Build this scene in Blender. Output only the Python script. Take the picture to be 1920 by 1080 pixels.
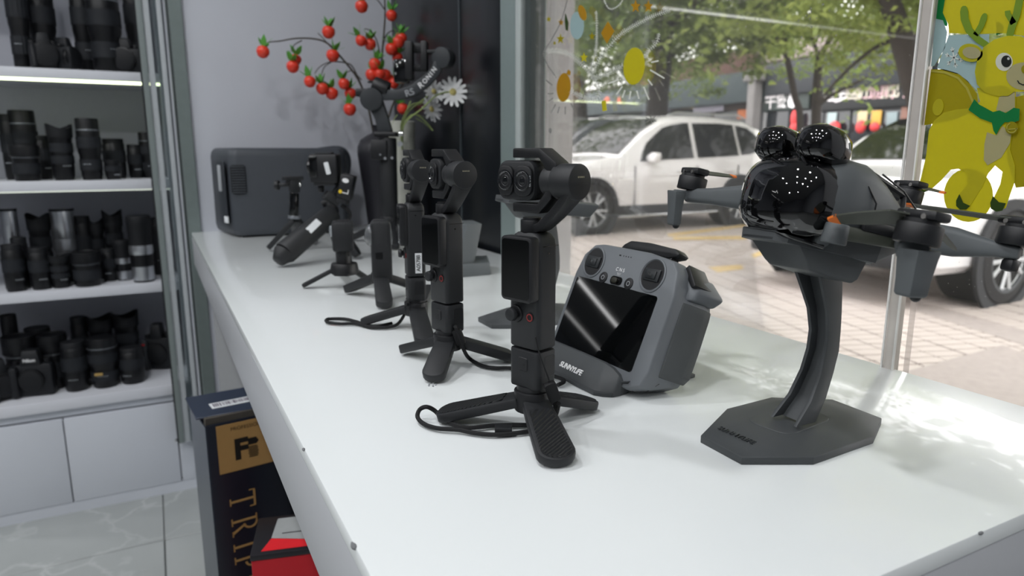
import bpy, bmesh, math, random
from math import sin, cos, pi, radians as R, atan2, sqrt
from mathutils import Vector as V, Matrix as M, Quaternion

for o in list(bpy.data.objects):
    bpy.data.objects.remove(o, do_unlink=True)
SC = bpy.context.scene
COL = SC.collection
rnd = random.Random(7)

# ------------------------------------------------------------------ camera
EYE = V((0, 0, 1.1))
F_PX = 1285.0
PITCH = math.atan(254 / 1285.0)
YAW = R(27.4)
FW = V((sin(YAW) * cos(PITCH), cos(YAW) * cos(PITCH), -sin(PITCH)))
RT = V((cos(YAW), -sin(YAW), 0))
UP = RT.cross(FW)
cd = bpy.data.cameras.new('camera')
cam = bpy.data.objects.new('camera', cd)
COL.objects.link(cam)
cam.matrix_world = M(((RT.x, UP.x, -FW.x, EYE.x), (RT.y, UP.y, -FW.y, EYE.y), (RT.z, UP.z, -FW.z, EYE.z), (0, 0, 0, 1)))
cd.sensor_width = 36
cd.lens = 36 * F_PX / 1920
cd.clip_start = 0.02
cd.clip_end = 300
cd.dof.use_dof = True
cd.dof.focus_distance = 0.52
cd.dof.aperture_fstop = 9.0
SC.camera = cam

# ------------------------------------------------------------------ world, exposure
SC.view_settings.view_transform = 'Standard'
SC.view_settings.look = 'None'
SC.view_settings.gamma = 1
SC.view_settings.exposure = 0.0
SC.view_settings.use_curve_mapping = False
W = bpy.data.worlds.new('overcast_sky')
SC.world = W
W.use_nodes = True
nt = W.node_tree
nt.nodes.clear()
wo = nt.nodes.new('ShaderNodeOutputWorld')
bg = nt.nodes.new('ShaderNodeBackground')
tc = nt.nodes.new('ShaderNodeTexCoord')
sx = nt.nodes.new('ShaderNodeSeparateXYZ')
cr = nt.nodes.new('ShaderNodeValToRGB')
cr.color_ramp.elements[0].position = 0.0
cr.color_ramp.elements[0].color = (1.0, 0.99, 0.98, 1)
cr.color_ramp.elements[1].position = 0.8
cr.color_ramp.elements[1].color = (0.97, 0.96, 0.975, 1)
nt.links.new(tc.outputs['Generated'], sx.inputs[0])
nt.links.new(sx.outputs['Z'], cr.inputs[0])
nt.links.new(cr.outputs[0], bg.inputs[0])
bg.inputs[1].default_value = 5.4
nt.links.new(bg.outputs[0], wo.inputs[0])


def area_light(name, loc, size, energy, color=(1, 1, 1), rot=(0, 0, 0)):
    d = bpy.data.lights.new(name, 'AREA')
    d.shape = 'RECTANGLE'
    d.size, d.size_y = size
    d.energy = energy
    d.color = color
    o = bpy.data.objects.new(name, d)
    COL.objects.link(o)
    o.location = loc
    o.rotation_euler = rot
    return o


# ceiling light panels of the shop (they hang just under the ceiling)
DOWNS = [(x, y) for x in (-0.45, -1.65, -2.85) for y in (-1.3, -0.1, 1.1)] + [(-1.65, 2.9), (-2.85, 2.9), (-4.6, 0.5), (-4.6, 2.9)]
for i, (x, y) in enumerate(DOWNS):
    dl_ = area_light('downlight_lamp', (x, y, 2.772), (0.13, 0.13), 11.2 if i < 9 else 10, (0.97, 0.98, 1.0))
    dl_.data.shape = 'DISK'


# ------------------------------------------------------------------ survey helpers: picture point -> point on a known plane
def ray(px, py):
    return FW + RT * ((px - 960) / F_PX) - UP * ((py - 540) / F_PX)


def onz(px, py, z=0.9):
    d = ray(px, py)
    return EYE + d * ((z - EYE.z) / d.z)


def ony(px, py, y):
    d = ray(px, py)
    return EYE + d * (y / d.y)


def onx(px, py, x):
    d = ray(px, py)
    return EYE + d * (x / d.x)


def onpl(px, py, p, n):
    d = ray(px, py)
    n = V(n)
    return EYE + d * ((V(p) - EYE).dot(n) / d.dot(n))


# ------------------------------------------------------------------ materials
def lin(c):
    if isinstance(c, str):
        c = c.lstrip('#')
        c = [int(c[i:i + 2], 16) / 255 for i in (0, 2, 4)]
    return tuple(x / 12.92 if x <= 0.04045 else ((x + 0.055) / 1.055) ** 2.4 for x in c) + (1,)


MATS = {}


def mat(name, col, rough=0.5, metal=0.0, spec=0.4, emit=0.0, noise=0.06, scale=60.0, bump=0.0, bscale=None, coat=0.0, trans=0.0, sheen=0.0, col2=None):
    if name in MATS:
        return MATS[name]
    m = bpy.data.materials.new(name)
    m.use_nodes = True
    n = m.node_tree
    b = n.nodes['Principled BSDF']
    c = lin(col)
    tcn = n.nodes.new('ShaderNodeTexCoord')
    nz = n.nodes.new('ShaderNodeTexNoise')
    nz.inputs['Scale'].default_value = scale
    nz.inputs['Detail'].default_value = 4
    n.links.new(tcn.outputs['Object'], nz.inputs['Vector'])
    mx = n.nodes.new('ShaderNodeMix')
    mx.data_type = 'RGBA'
    d2 = lin(col2) if col2 else tuple(max(0, x * (1 - noise * 2)) for x in c[:3]) + (1,)
    u2 = c if col2 else tuple(min(1, x * (1 + noise)) for x in c[:3]) + (1,)
    mx.inputs['A'].default_value = d2
    mx.inputs['B'].default_value = u2
    n.links.new(nz.outputs['Fac'], mx.inputs['Factor'])
    n.links.new(mx.outputs['Result'], b.inputs['Base Color'])
    b.inputs['Roughness'].default_value = rough
    b.inputs['Metallic'].default_value = metal
    b.inputs['Specular IOR Level'].default_value = spec
    b.inputs['Coat Weight'].default_value = coat
    b.inputs['Coat Roughness'].default_value = 0.03
    b.inputs['Transmission Weight'].default_value = trans
    if emit:
        b.inputs['Emission Color'].default_value = c
        b.inputs['Emission Strength'].default_value = emit
    if bump:
        nb = nz
        if bscale:
            nb = n.nodes.new('ShaderNodeTexNoise')
            nb.inputs['Scale'].default_value = bscale
            nb.inputs['Detail'].default_value = 3
            n.links.new(tcn.outputs['Object'], nb.inputs['Vector'])
        bp = n.nodes.new('ShaderNodeBump')
        bp.inputs['Strength'].default_value = bump
        bp.inputs['Distance'].default_value = 0.002
        n.links.new(nb.outputs['Fac'], bp.inputs['Height'])
        n.links.new(bp.outputs['Normal'], b.inputs['Normal'])
    MATS[name] = m
    return m


def glass_mat(name, tint=(1, 1, 1), gloss=0.09, rough=0.0, dust=0.0):
    """thin clear pane: lets light straight through and mirrors a little, more at a glancing angle"""
    if name in MATS:
        return MATS[name]
    m = bpy.data.materials.new(name)
    m.use_nodes = True
    n = m.node_tree
    n.nodes.clear()
    out = n.nodes.new('ShaderNodeOutputMaterial')
    mixn = n.nodes.new('ShaderNodeMixShader')
    tr = n.nodes.new('ShaderNodeBsdfTransparent')
    tr.inputs[0].default_value = tuple(tint) + (1,)
    gl = n.nodes.new('ShaderNodeBsdfGlossy')
    gl.inputs['Roughness'].default_value = rough
    fr = n.nodes.new('ShaderNodeFresnel')
    fr.inputs[0].default_value = 1.45
    ml = n.nodes.new('ShaderNodeMath')
    ml.operation = 'MULTIPLY'
    ml.inputs[1].default_value = gloss / 0.09
    n.links.new(fr.outputs[0], ml.inputs[0])
    n.links.new(ml.outputs[0], mixn.inputs[0])
    n.links.new(tr.outputs[0], mixn.inputs[1])
    n.links.new(gl.outputs[0], mixn.inputs[2])
    if dust:
        # a thin film of street dust, uneven over the pane
        tl = n.nodes.new('ShaderNodeBsdfTranslucent')
        tl.inputs[0].default_value = (0.9, 0.9, 0.88, 1)
        nz = n.nodes.new('ShaderNodeTexNoise')
        nz.inputs['Scale'].default_value = 3.5
        nz.inputs['Detail'].default_value = 8
        tcn = n.nodes.new('ShaderNodeTexCoord')
        n.links.new(tcn.outputs['Object'], nz.inputs['Vector'])
        mr = n.nodes.new('ShaderNodeMapRange')
        mr.inputs['From Min'].default_value = 0.3
        mr.inputs['From Max'].default_value = 0.75
        mr.inputs['To Min'].default_value = dust * 0.5
        mr.inputs['To Max'].default_value = dust * 1.6
        n.links.new(nz.outputs['Fac'], mr.inputs['Value'])
        md = n.nodes.new('ShaderNodeMixShader')
        n.links.new(mr.outputs[0], md.inputs[0])
        n.links.new(mixn.outputs[0], md.inputs[1])
        n.links.new(tl.outputs[0], md.inputs[2])
        n.links.new(md.outputs[0], out.inputs[0])
    else:
        n.links.new(mixn.outputs[0], out.inputs[0])
    MATS[name] = m
    return m


def film_mat(name, col, through=0.5):
    """printed translucent film stuck to a window"""
    if name in MATS:
        return MATS[name]
    m = bpy.data.materials.new(name)
    m.use_nodes = True
    n = m.node_tree
    b = n.nodes['Principled BSDF']
    out = n.nodes['Material Output']
    b.inputs['Base Color'].default_value = lin(col)
    b.inputs['Roughness'].default_value = 0.4
    tl = n.nodes.new('ShaderNodeBsdfTranslucent')
    tl.inputs[0].default_value = lin(col)
    nz = n.nodes.new('ShaderNodeTexNoise')
    nz.inputs['Scale'].default_value = 40
    mxx = n.nodes.new('ShaderNodeMixShader')
    mr = n.nodes.new('ShaderNodeMapRange')
    mr.inputs['To Min'].default_value = through - 0.06
    mr.inputs['To Max'].default_value = through + 0.06
    n.links.new(nz.outputs['Fac'], mr.inputs['Value'])
    n.links.new(mr.outputs[0], mxx.inputs[0])
    n.links.new(b.outputs[0], mxx.inputs[1])
    n.links.new(tl.outputs[0], mxx.inputs[2])
    n.links.new(mxx.outputs[0], out.inputs[0])
    MATS[name] = m
    return m


# ------------------------------------------------------------------ mesh builder
def frame(z, x=None, o=(0, 0, 0)):
    """matrix with local z along z"""
    z = V(z).normalized()
    x = V(x) if x is not None else (V((1, 0, 0)) if abs(z.x) < 0.9 else V((0, 1, 0)))
    y = z.cross(x).normalized()
    x = y.cross(z).normalized()
    o = V(o)
    return M(((x.x, y.x, z.x, o.x), (x.y, y.y, z.y, o.y), (x.z, y.z, z.z, o.z), (0, 0, 0, 1)))


def frame_xy(x, y, o=(0, 0, 0)):
    """matrix from its local x and (approx) y directions"""
    x = V(x).normalized()
    z = x.cross(V(y)).normalized()
    y = z.cross(x)
    o = V(o)
    return M(((x.x, y.x, z.x, o.x), (x.y, y.y, z.y, o.y), (x.z, y.z, z.z, o.z), (0, 0, 0, 1)))


class MB:
    def __init__(self):
        self.bm = bmesh.new()

    def _merge(self, t, mtx=None, bev=0, seg=2, angle=30):
        if bev:
            es = [e for e in t.edges if len(e.link_faces) == 2 and e.calc_face_angle(0) > R(angle)]
            if es:
                bmesh.ops.bevel(t, geom=es, offset=bev, segments=seg, affect='EDGES', profile=0.5, clamp_overlap=True)
        if mtx is not None:
            bmesh.ops.transform(t, matrix=mtx, verts=t.verts)
        me = bpy.data.meshes.new('t')
        t.to_mesh(me)
        t.free()
        self.bm.from_mesh(me)
        bpy.data.meshes.remove(me)
        return self

    def box(self, c, s, bev=0, rot=None, seg=2, mtx=None):
        t = bmesh.new()
        bmesh.ops.create_cube(t, size=1)
        bmesh.ops.scale(t, vec=V(s), verts=t.verts)
        k = M.Translation(V(c))
        if rot is not None:
            k = k @ (rot.to_4x4() if not isinstance(rot, (int, float)) else M.Rotation(rot, 4, 'Z'))
        if mtx is not None:
            k = mtx @ k
        return self._merge(t, k, bev, seg)

    def cyl(self, p0, p1, r0, r1=None, n=24, bev=0, cap=True, seg=2):
        p0, p1 = V(p0), V(p1)
        r1 = r0 if r1 is None else r1
        d = p1 - p0
        t = bmesh.new()
        bmesh.ops.create_cone(t, cap_ends=cap, segments=n, radius1=r0, radius2=r1, depth=d.length)
        return self._merge(t, frame(d, o=(p0 + p1) / 2), bev, seg, 40)

    def lathe(self, prof, n=24, mtx=None, closed=False):
        t = bmesh.new()
        rings = []
        for r, z in prof:
            if r < 1e-6:
                rings.append([t.verts.new((0, 0, z))])
            else:
                rings.append([t.verts.new((r * cos(2 * pi * k / n), r * sin(2 * pi * k / n), z)) for k in range(n)])
        pairs = list(zip(rings, rings[1:])) + ([(rings[-1], rings[0])] if closed else [])
        for a, b in pairs:
            for k in range(n):
                k2 = (k + 1) % n
                if len(a) == 1 and len(b) == 1:
                    continue
                if len(a) == 1:
                    t.faces.new((a[0], b[k2], b[k]))
                elif len(b) == 1:
                    t.faces.new((a[k], a[k2], b[0]))
                else:
                    t.faces.new((a[k], a[k2], b[k2], b[k]))
        bmesh.ops.recalc_face_normals(t, faces=t.faces)
        return self._merge(t, mtx)

    def tube(self, pts, r, n=8, closed=False, flat=1.0):
        pts = [V(p) for p in pts]
        rr = r if isinstance(r, (list, tuple)) else [r] * len(pts)
        t = bmesh.new()
        rings = []
        N = len(pts)
        prev = None
        for i, p in enumerate(pts):
            a = pts[(i - 1) % N] if (closed or i > 0) else p
            b = pts[(i + 1) % N] if (closed or i < N - 1) else p
            d = (b - a)
            if d.length < 1e-9:
                d = V((0, 0, 1))
            d.normalize()
            if prev is None:
                ref = V((0, 0, 1)) if abs(d.z) < 0.9 else V((1, 0, 0))
                u = d.cross(ref).normalized()
            else:
                u = (prev - d * prev.dot(d)).normalized()
            prev = u
            v = d.cross(u)
            rings.append([t.verts.new(p + (u * cos(2 * pi * k / n) + v * sin(2 * pi * k / n) * flat) * rr[i]) for k in range(n)])
        for i in range(N if closed else N - 1):
            a, b = rings[i], rings[(i + 1) % N]
            for k in range(n):
                t.faces.new((a[k], a[(k + 1) % n], b[(k + 1) % n], b[k]))
        if not closed:
            t.faces.new(rings[0][::-1])
            t.faces.new(rings[-1])
        bmesh.ops.recalc_face_normals(t, faces=t.faces)
        return self._merge(t)

    def prism(self, poly, d0, d1, mtx=None, bev=0, seg=2):
        """polygon in local xy, from z=d0 to z=d1"""
        t = bmesh.new()
        a = [t.verts.new((x, y, d0)) for x, y in poly]
        b = [t.verts.new((x, y, d1)) for x, y in poly]
        n = len(poly)
        t.faces.new(a[::-1])
        t.faces.new(b)
        for k in range(n):
            t.faces.new((a[k], a[(k + 1) % n], b[(k + 1) % n], b[k]))
        bmesh.ops.recalc_face_normals(t, faces=t.faces)
        return self._merge(t, mtx, bev, seg)

    def loft(self, rings, mtx=None, cap=True, bev=0, closed=True):
        t = bmesh.new()
        vs = [[t.verts.new(p) for p in r] for r in rings]
        n = len(rings[0])
        for a, b in zip(vs, vs[1:]):
            for k in range(n if closed else n - 1):
                t.faces.new((a[k], a[(k + 1) % n], b[(k + 1) % n], b[k]))
        if cap and closed:
            t.faces.new(vs[0][::-1])
            t.faces.new(vs[-1])
        bmesh.ops.recalc_face_normals(t, faces=t.faces)
        return self._merge(t, mtx, bev)

    def ball(self, c, r, n=16, mtx=None):
        t = bmesh.new()
        bmesh.ops.create_uvsphere(t, u_segments=n, v_segments=max(6, n // 2), radius=1)
        r = (r, r, r) if isinstance(r, (int, float)) else r
        k = M.Translation(V(c)) @ M.Diagonal((r[0], r[1], r[2], 1))
        if mtx is not None:
            k = mtx @ k
        return self._merge(t, k)

    def face(self, pts):
        vs = [self.bm.verts.new(V(p)) for p in pts]
        self.bm.faces.new(vs)
        return self

    def mesh(self, name, m, smooth=True, sharp=38):
        bm = self.bm
        bm.normal_update()
        if smooth:
            for f in bm.faces:
                f.smooth = True
            for e in bm.edges:
                if len(e.link_faces) != 2 or e.calc_face_angle(0) > R(sharp):
                    e.smooth = False
        me = bpy.data.meshes.new(name)
        bm.to_mesh(me)
        bm.free()
        if m is not None:
            me.materials.append(m)
        return me

    def build(self, name, m, parent=None, label=None, smooth=True, kind=None, sharp=38):
        me = self.mesh(name, m, smooth, sharp)
        o = bpy.data.objects.new(name, me)
        COL.objects.link(o)
        if parent is not None:
            o.parent = parent
        if label:
            o['label'] = label
        if kind:
            o['kind'] = kind
        return o


def tag(o, label=None, cat=None, group=None, kind=None):
    if label:
        o['label'] = label
    if cat:
        o['category'] = cat
    if group:
        o['group'] = group
    if kind:
        o['kind'] = kind
    return o


def thing(name, loc, label, cat, rz=0.0, group=None, rot=None):
    o = bpy.data.objects.new(name, None)
    o.empty_display_size = 0.05
    COL.objects.link(o)
    if rot is not None:
        o.matrix_world = M.Translation(V(loc)) @ rot.to_4x4()
    else:
        o.location = loc
        o.rotation_euler = (0, 0, rz)
    return tag(o, label, cat, group)


def struct(name, mb, m, parent=None, smooth=False):
    o = mb.build(name, m, parent, smooth=smooth)
    if parent is None:
        o['kind'] = 'structure'
    return o


def copy_tree(o, parent=None):
    c = o.copy()
    COL.objects.link(c)
    if parent is not None:
        c.parent = parent
    for ch in [x for x in bpy.data.objects if x.parent == o]:
        copy_tree(ch, c)
    return c


def text_mesh(name, s, size, mtx, m, parent=None, depth=0.0003, ax='CENTER', shear=0.0, spacing=1.0, bold=0.0):
    """flat lettering as a mesh, its local xy plane placed by mtx"""
    cu = bpy.data.curves.new(name, 'FONT')
    cu.body = s
    cu.size = size
    cu.align_x = ax
    cu.align_y = 'CENTER'
    cu.extrude = depth
    cu.shear = shear
    cu.offset = bold
    cu.space_character = spacing
    t = bpy.data.objects.new(name, cu)
    COL.objects.link(t)
    dg = bpy.context.evaluated_depsgraph_get()
    me = bpy.data.meshes.new_from_object(t.evaluated_get(dg))
    bpy.data.objects.remove(t, do_unlink=True)
    bpy.data.curves.remove(cu)
    me.transform(mtx)
    me.materials.clear()
    me.materials.append(m)
    o = bpy.data.objects.new(name, me)
    COL.objects.link(o)
    if parent is not None:
        o.parent = parent
    return o


def smooth_path(pts, k=6, closed=False):
    """Catmull-Rom through the points"""
    pts = [V(p) for p in pts]
    n = len(pts)
    out = []
    for i in range(n if closed else n - 1):
        p0 = pts[(i - 1) % n] if (closed or i > 0) else pts[i]
        p1, p2 = pts[i], pts[(i + 1) % n]
        p3 = pts[(i + 2) % n] if (closed or i < n - 2) else p2
        for j in range(k):
            t = j / k
            out.append(0.5 * ((2 * p1) + (p2 - p0) * t + (2 * p0 - 5 * p1 + 4 * p2 - p3) * t * t + (3 * p1 - p0 - 3 * p2 + p3) * t ** 3))
    if not closed:
        out.append(pts[-1])
    return out


def rrect(w, h, r, k=5, cx=0, cy=0):
    """rounded rectangle outline"""
    p = []
    for sx_, sy_, a0 in ((1, 1, 0), (-1, 1, 90), (-1, -1, 180), (1, -1, 270)):
        for i in range(k + 1):
            a = R(a0 + 90 * i / k)
            p.append((cx + sx_ * (w / 2 - r) + r * cos(a), cy + sy_ * (h / 2 - r) + r * sin(a)))
    return p


BLK = mat('black_plastic', '#131417', 0.45, spec=0.5, noise=0.1, bump=0.05, bscale=3000)
BLK2 = mat('soft_black_plastic', '#191b1e', 0.55, spec=0.5, noise=0.1, bump=0.05, bscale=3000)
BLKG = mat('gloss_black', '#08090a', 0.08, coat=0.5)
RUB = mat('black_rubber', '#101113', 0.7)
GRY = mat('grey_plastic', '#4b4f52', 0.5, noise=0.05, bump=0.04, bscale=2500)
DGR = mat('dark_grey_plastic', '#36393c', 0.5, noise=0.06, bump=0.04, bscale=2500)
STEEL = mat('brushed_steel', '#b9b6b2', 0.25, metal=1.0, noise=0.1)
CHROME = mat('chrome', '#e0e0e0', 0.08, metal=1.0)
SILV = mat('silver_barrel', '#c9ccd0', 0.28, metal=0.9)
WHT = mat('white_print', '#e8e8e8', 0.5)
LBL = mat('white_sticker', '#dfe2e4', 0.6)
SCREEN = mat('dark_screen', '#030405', 0.04, coat=1.0)
REDM = mat('red_print', '#b8232b', 0.5)
ORANGE = mat('orange_paint', '#e0742a', 0.5)
GOLD = mat('gold_print', '#b99a5a', 0.4)
# ================================================================== ROOM
CEILZ = 2.8
WALLM = mat('grey_wall_paint', '#c0c3cb', 0.6, noise=0.02, scale=8)
WALLW = mat('light_wall_paint', '#c3c4c6', 0.7, noise=0.02, scale=8)
CEILM = mat('white_ceiling', '#c9c9c9', 0.85, noise=0.02)
ALU = mat('grey_green_aluminium', '#8b9997', 0.4, metal=0.35, noise=0.04)
ALUL = mat('pale_aluminium', '#c2cac8', 0.35, metal=0.3, noise=0.04)
DARKT = mat('dark_trim', '#3a4140', 0.5)
BLGL = mat('black_glass_panel', '#15181c', 0.28, spec=0.35, noise=0.1, scale=3)
GROUT = mat('tile_grout', '#8c8f8e', 0.8)


def marble():
    m = mat('grey_marble_tile', '#babdbc', 0.22, noise=0.08, scale=3, col2='#9ba09e')
    n = m.node_tree
    b = n.nodes['Principled BSDF']
    tcn = n.nodes.new('ShaderNodeTexCoord')
    nz = n.nodes.new('ShaderNodeTexNoise')
    nz.inputs['Scale'].default_value = 3.0
    nz.inputs['Detail'].default_value = 5
    vo = n.nodes.new('ShaderNodeTexVoronoi')
    vo.feature = 'DISTANCE_TO_EDGE'
    vo.inputs['Scale'].default_value = 3.2
    mxv = n.nodes.new('ShaderNodeMix')
    mxv.data_type = 'VECTOR'
    mxv.inputs['Factor'].default_value = 0.35
    obj = n.nodes.new('ShaderNodeNewGeometry')
    n.links.new(obj.outputs['Position'], nz.inputs['Vector'])
    n.links.new(obj.outputs['Position'], mxv.inputs[4])
    n.links.new(nz.outputs['Color'], mxv.inputs[5])
    n.links.new(mxv.outputs[1], vo.inputs['Vector'])
    rp = n.nodes.new('ShaderNodeValToRGB')
    rp.color_ramp.elements[0].position = 0.0
    rp.color_ramp.elements[0].color = (.55, .55, .55, 1)
    rp.color_ramp.elements[1].position = 0.022
    rp.color_ramp.elements[1].color = (0, 0, 0, 1)
    n.links.new(vo.outputs['Distance'], rp.inputs[0])
    nz2 = n.nodes.new('ShaderNodeTexNoise')
    nz2.inputs['Scale'].default_value = 4
    n.links.new(obj.outputs['Position'], nz2.inputs['Vector'])
    ml = n.nodes.new('ShaderNodeMath')
    ml.operation = 'MULTIPLY'
    n.links.new(rp.outputs[0], ml.inputs[0])
    n.links.new(nz2.outputs['Fac'], ml.inputs[1])
    mx = n.nodes.new('ShaderNodeMix')
    mx.data_type = 'RGBA'
    old = b.inputs['Base Color'].links[0].from_socket
    n.links.new(ml.outputs[0], mx.inputs['Factor'])
    n.links.new(old, mx.inputs['A'])
    mx.inputs['B'].default_value = lin('#dcdedd')
    n.links.new(mx.outputs['Result'], b.inputs['Base Color'])
    return m


TILE = marble()
fl = struct('floor', MB().box((-3.95, 1.75, -0.035), (9.2, 11.6, 0.06)), GROUT)
tj = -0.062
tile_me = MB().box((0, 0, 0), (0.597, 0.597, 0.008), 0.0015, seg=1).mesh('tile', TILE)
for i in range(-6, 1):
    for j in range(-2, 5):
        o = bpy.data.objects.new('tile', tile_me)
        COL.objects.link(o)
        o.parent = fl
        o.location = (tj + 0.3 + 0.6 * i, 2.06 - 0.3 - 0.6 * (j - 1), -0.001)
struct('ceiling', MB().box((-3.95, 1.75, CEILZ + 0.03), (9.2, 11.6, 0.06)), CEILM)
struct('wall_left', MB().box((-8.53, 1.75, 1.4), (0.06, 11.6, 2.8)), WALLM)
struct('wall_far', MB().box((-3.95, 7.53, 1.4), (9.2, 0.06, 2.8)), WALLM)
struct('wall_rear', MB().box((-3.95, -4.03, 1.4), (9.2, 0.06, 2.8)), WALLM)
struct('wall_back', MB().box((0.352, 2.34, 1.4), (0.564, 0.82, 2.8), 0.002), WALLM)
struct('wall_partition', MB().box((-0.28, 2.765, 1.4), (0.7, 0.05, 2.8)), WALLM)
struct('wall_right', MB().box((0.66, 5.15, 1.4), (0.06, 4.8, 2.8)).box((0.66, -1.97, 1.4), (0.06, 4.06, 2.8))
       .box((0.66, 1.0, 2.6), (0.06, 1.88, 0.44)).box((0.67, 0.57, 0.415), (0.08, 1.02, 0.83)), WALLW)  # unseen wall carried on and window cut short to block sky light
# metal trim at the left edge of the grey wall, lighter strip on its return
struct('trim_1', MB().box((0.0845, 1.927, 1.4), (0.029, 0.012, 2.79), 0.001), mat('grey_green_trim', '#7d8886', 0.35, metal=0.4, noise=0.05))
struct('trim_2', MB().box((0.0675, 1.95, 1.4), (0.006, 0.03, 2.79), 0.001), DARKT)
# dark glass panels on the street side, up to the corner
pn = struct('wall_street', MB().box((0.645, 1.57, 1.4), (0.03, 0.74, 2.8)), BLGL)
yj = 1.452
MB().box((0.6265, (1.215 + yj) / 2 - 0.002, 1.4), (0.006, yj - 1.215 - 0.004, 2.78), 0.001).build('glass_panel', BLGL, pn)
MB().box((0.6265, (1.925 + yj) / 2 + 0.002, 1.4), (0.006, 1.925 - yj - 0.004, 2.78), 0.001).build('glass_panel', BLGL, pn)
MB().box((0.625, yj, 1.4), (0.006, 0.006, 2.78)).build('joint_strip', mat('grey_joint', '#3c4347', 0.4), pn)
# unseen eave added outside the window to keep sky light off the counter
struct('added_eave', MB().box((1.75, 1.0, 2.9), (2.1, 9.0, 0.12), 0.01), WALLW)
# window
WY0 = 0.06
w1 = struct('window_1', MB().box((0.625, 1.163, 1.4), (0.05, 0.088, 2.8), 0.003), ALU)
MB().box((0.596, 1.118, 1.4), (0.012, 0.018, 2.8), 0.002).build('frame_lip', ALUL, w1)
MB().box((0.612, 1.094, 1.4), (0.03, 0.02, 2.8), 0.002).build('gasket', DARKT, w1)
MB().box((0.63, 0.57, 0.853), (0.05, 1.02, 0.03), 0.002).build('sill', ALU, w1)
MB().box((0.63, 0.57, 2.36), (0.05, 1.02, 0.04), 0.002).build('head_rail', ALU, w1)
GLASS = glass_mat('clear_window_glass', (0.98, 0.975, 0.973), 0.055, dust=0.016)
MB().box((0.6105, 0.7375, 1.61), (0.009, 0.685, 1.49)).build('pane', GLASS, w1, smooth=False)
MB().box((0.6105, 0.218, 1.61), (0.009, 0.316, 1.49)).build('pane', GLASS, w1, smooth=False)
mul = MB().box((0.6040, 0.3870, 1.74), (0.010, 0.0095, 1.72), 0.0012).build('mullion', mat('satin_mullion', '#cdc6bf', 0.35, metal=0.2, noise=0.05), w1)
MB().box((0.5985, 0.3925, 1.74), (0.002, 0.0016, 1.72)).box((0.5985, 0.3815, 1.74), (0.002, 0.0014, 1.72)).build('mullion_lip', mat('pale_lip', '#e2e1dd', 0.35), mul)


# ================================================================== CEILING LAMPS
LAMPM = mat('lamp_diffuser', '#ffffff', 0.5, emit=4.5, noise=0.0)
LAMPM2 = mat('lamp_diffuser_dim', '#ffffff', 0.5, emit=2.0, noise=0.0)
LAMPB = mat('lamp_housing', '#e6e6e6', 0.5)
dl_me = MB().lathe([(0.066, 0.0), (0.085, 0.0), (0.085, 0.006), (0.066, 0.022), (0.066, 0.0)], 28).mesh('trim_ring', LAMPB)
for i, (x, y) in enumerate(DOWNS):
    t = thing('downlight', (x, y, 2.776), 'round recessed white ceiling downlight above the shop aisle', 'lamp', group='ceiling downlights')
    o = bpy.data.objects.new('trim_ring', dl_me)
    COL.objects.link(o)
    o.parent = t
for i, (x0, x1, y, z) in enumerate([(-3.42, -2.52, 4.77, 2.5), (-7.6, -3.2, 5.7, 2.5)]):
    t = thing('linear_lamp', ((x0 + x1) / 2, y, z), ['short hanging white linear lamp over the back of the shop', 'long hanging white linear lamp near the far wall'][i], 'lamp')
    L = x1 - x0
    MB().box((0, 0, 0.03), (L, 0.05, 0.04), 0.004).build('housing', LAMPB, t)
    MB().box((0, 0, 0.005), (L - 0.01, 0.055, 0.012), 0.003).build('diffuser', LAMPM if i == 0 else LAMPM2, t)
    MB().cyl((-L / 2 + 0.1, 0, 0.05), (-L / 2 + 0.1, 0, 0.3), 0.0015, n=6).cyl((L / 2 - 0.1, 0, 0.05), (L / 2 - 0.1, 0, 0.3), 0.0015, n=6).build('suspension_wire', STEEL, t)


# ================================================================== COUNTER
CTOP = mat('white_lacquer', '#e4e8e8', 0.22, spec=0.5, noise=0.015, scale=4, coat=0.35)
CUND = mat('grey_laminate', '#b4b6b8', 0.5, noise=0.02)
ct = thing('display_counter', (0.34, 1.05, 0), 'long white glossy display counter under the shop window', 'counter')
MB().box((0.0005, 0.006, 0.8945), (0.529, 1.748, 0.011), 0.0012).build('countertop', CTOP, ct)
APR = mat('white_edge_board_shaded', '#b3b5b9', 0.35, noise=0.015, scale=4)  # white board toned grey: shade of the side faces put into the colour
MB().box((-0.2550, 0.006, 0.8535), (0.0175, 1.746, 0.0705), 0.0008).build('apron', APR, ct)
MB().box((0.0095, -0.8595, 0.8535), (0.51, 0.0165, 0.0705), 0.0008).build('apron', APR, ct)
MB().box((0.01, 0.01, 0.85), (0.50, 1.70, 0.06)).build('core_board', CUND, ct)
MB().box((0.0, 0.86, 0.409), (0.46, 0.02, 0.818)).build('end_panel', CUND, ct)
MB().box((0.0, -0.84, 0.409), (0.5, 0.02, 0.818)).build('end_panel', CUND, ct)
MB().box((0.245, 0.0, 0.409), (0.018, 1.66, 0.818)).build('back_panel', CUND, ct)
MB().box((0.11, 0.0, 0.03), (0.25, 1.66, 0.06)).build('plinth', CUND, ct)
CH = mat('chipped_edge', '#77797b', 0.9)
ch = MB()
for (px, py, s) in ((663, 1019, .0016), (660, 1003, .0009), (569, 839, .0011)):
    p = onx(px, py, 0.0757)
    ch.ball((p.x - 0.34, p.y - 1.05, 0.8995), (s, s * 1.9, s * 0.9), 8)
for (px, py) in ((1840, 993),):
    p = ony(px, py, 0.182)
    ch.ball((p.x - 0.34, p.y - 1.05, 0.8995), (.0022, .001, .001), 8)
ch.build('edge_chip', CH, ct, kind='stuff')

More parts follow.
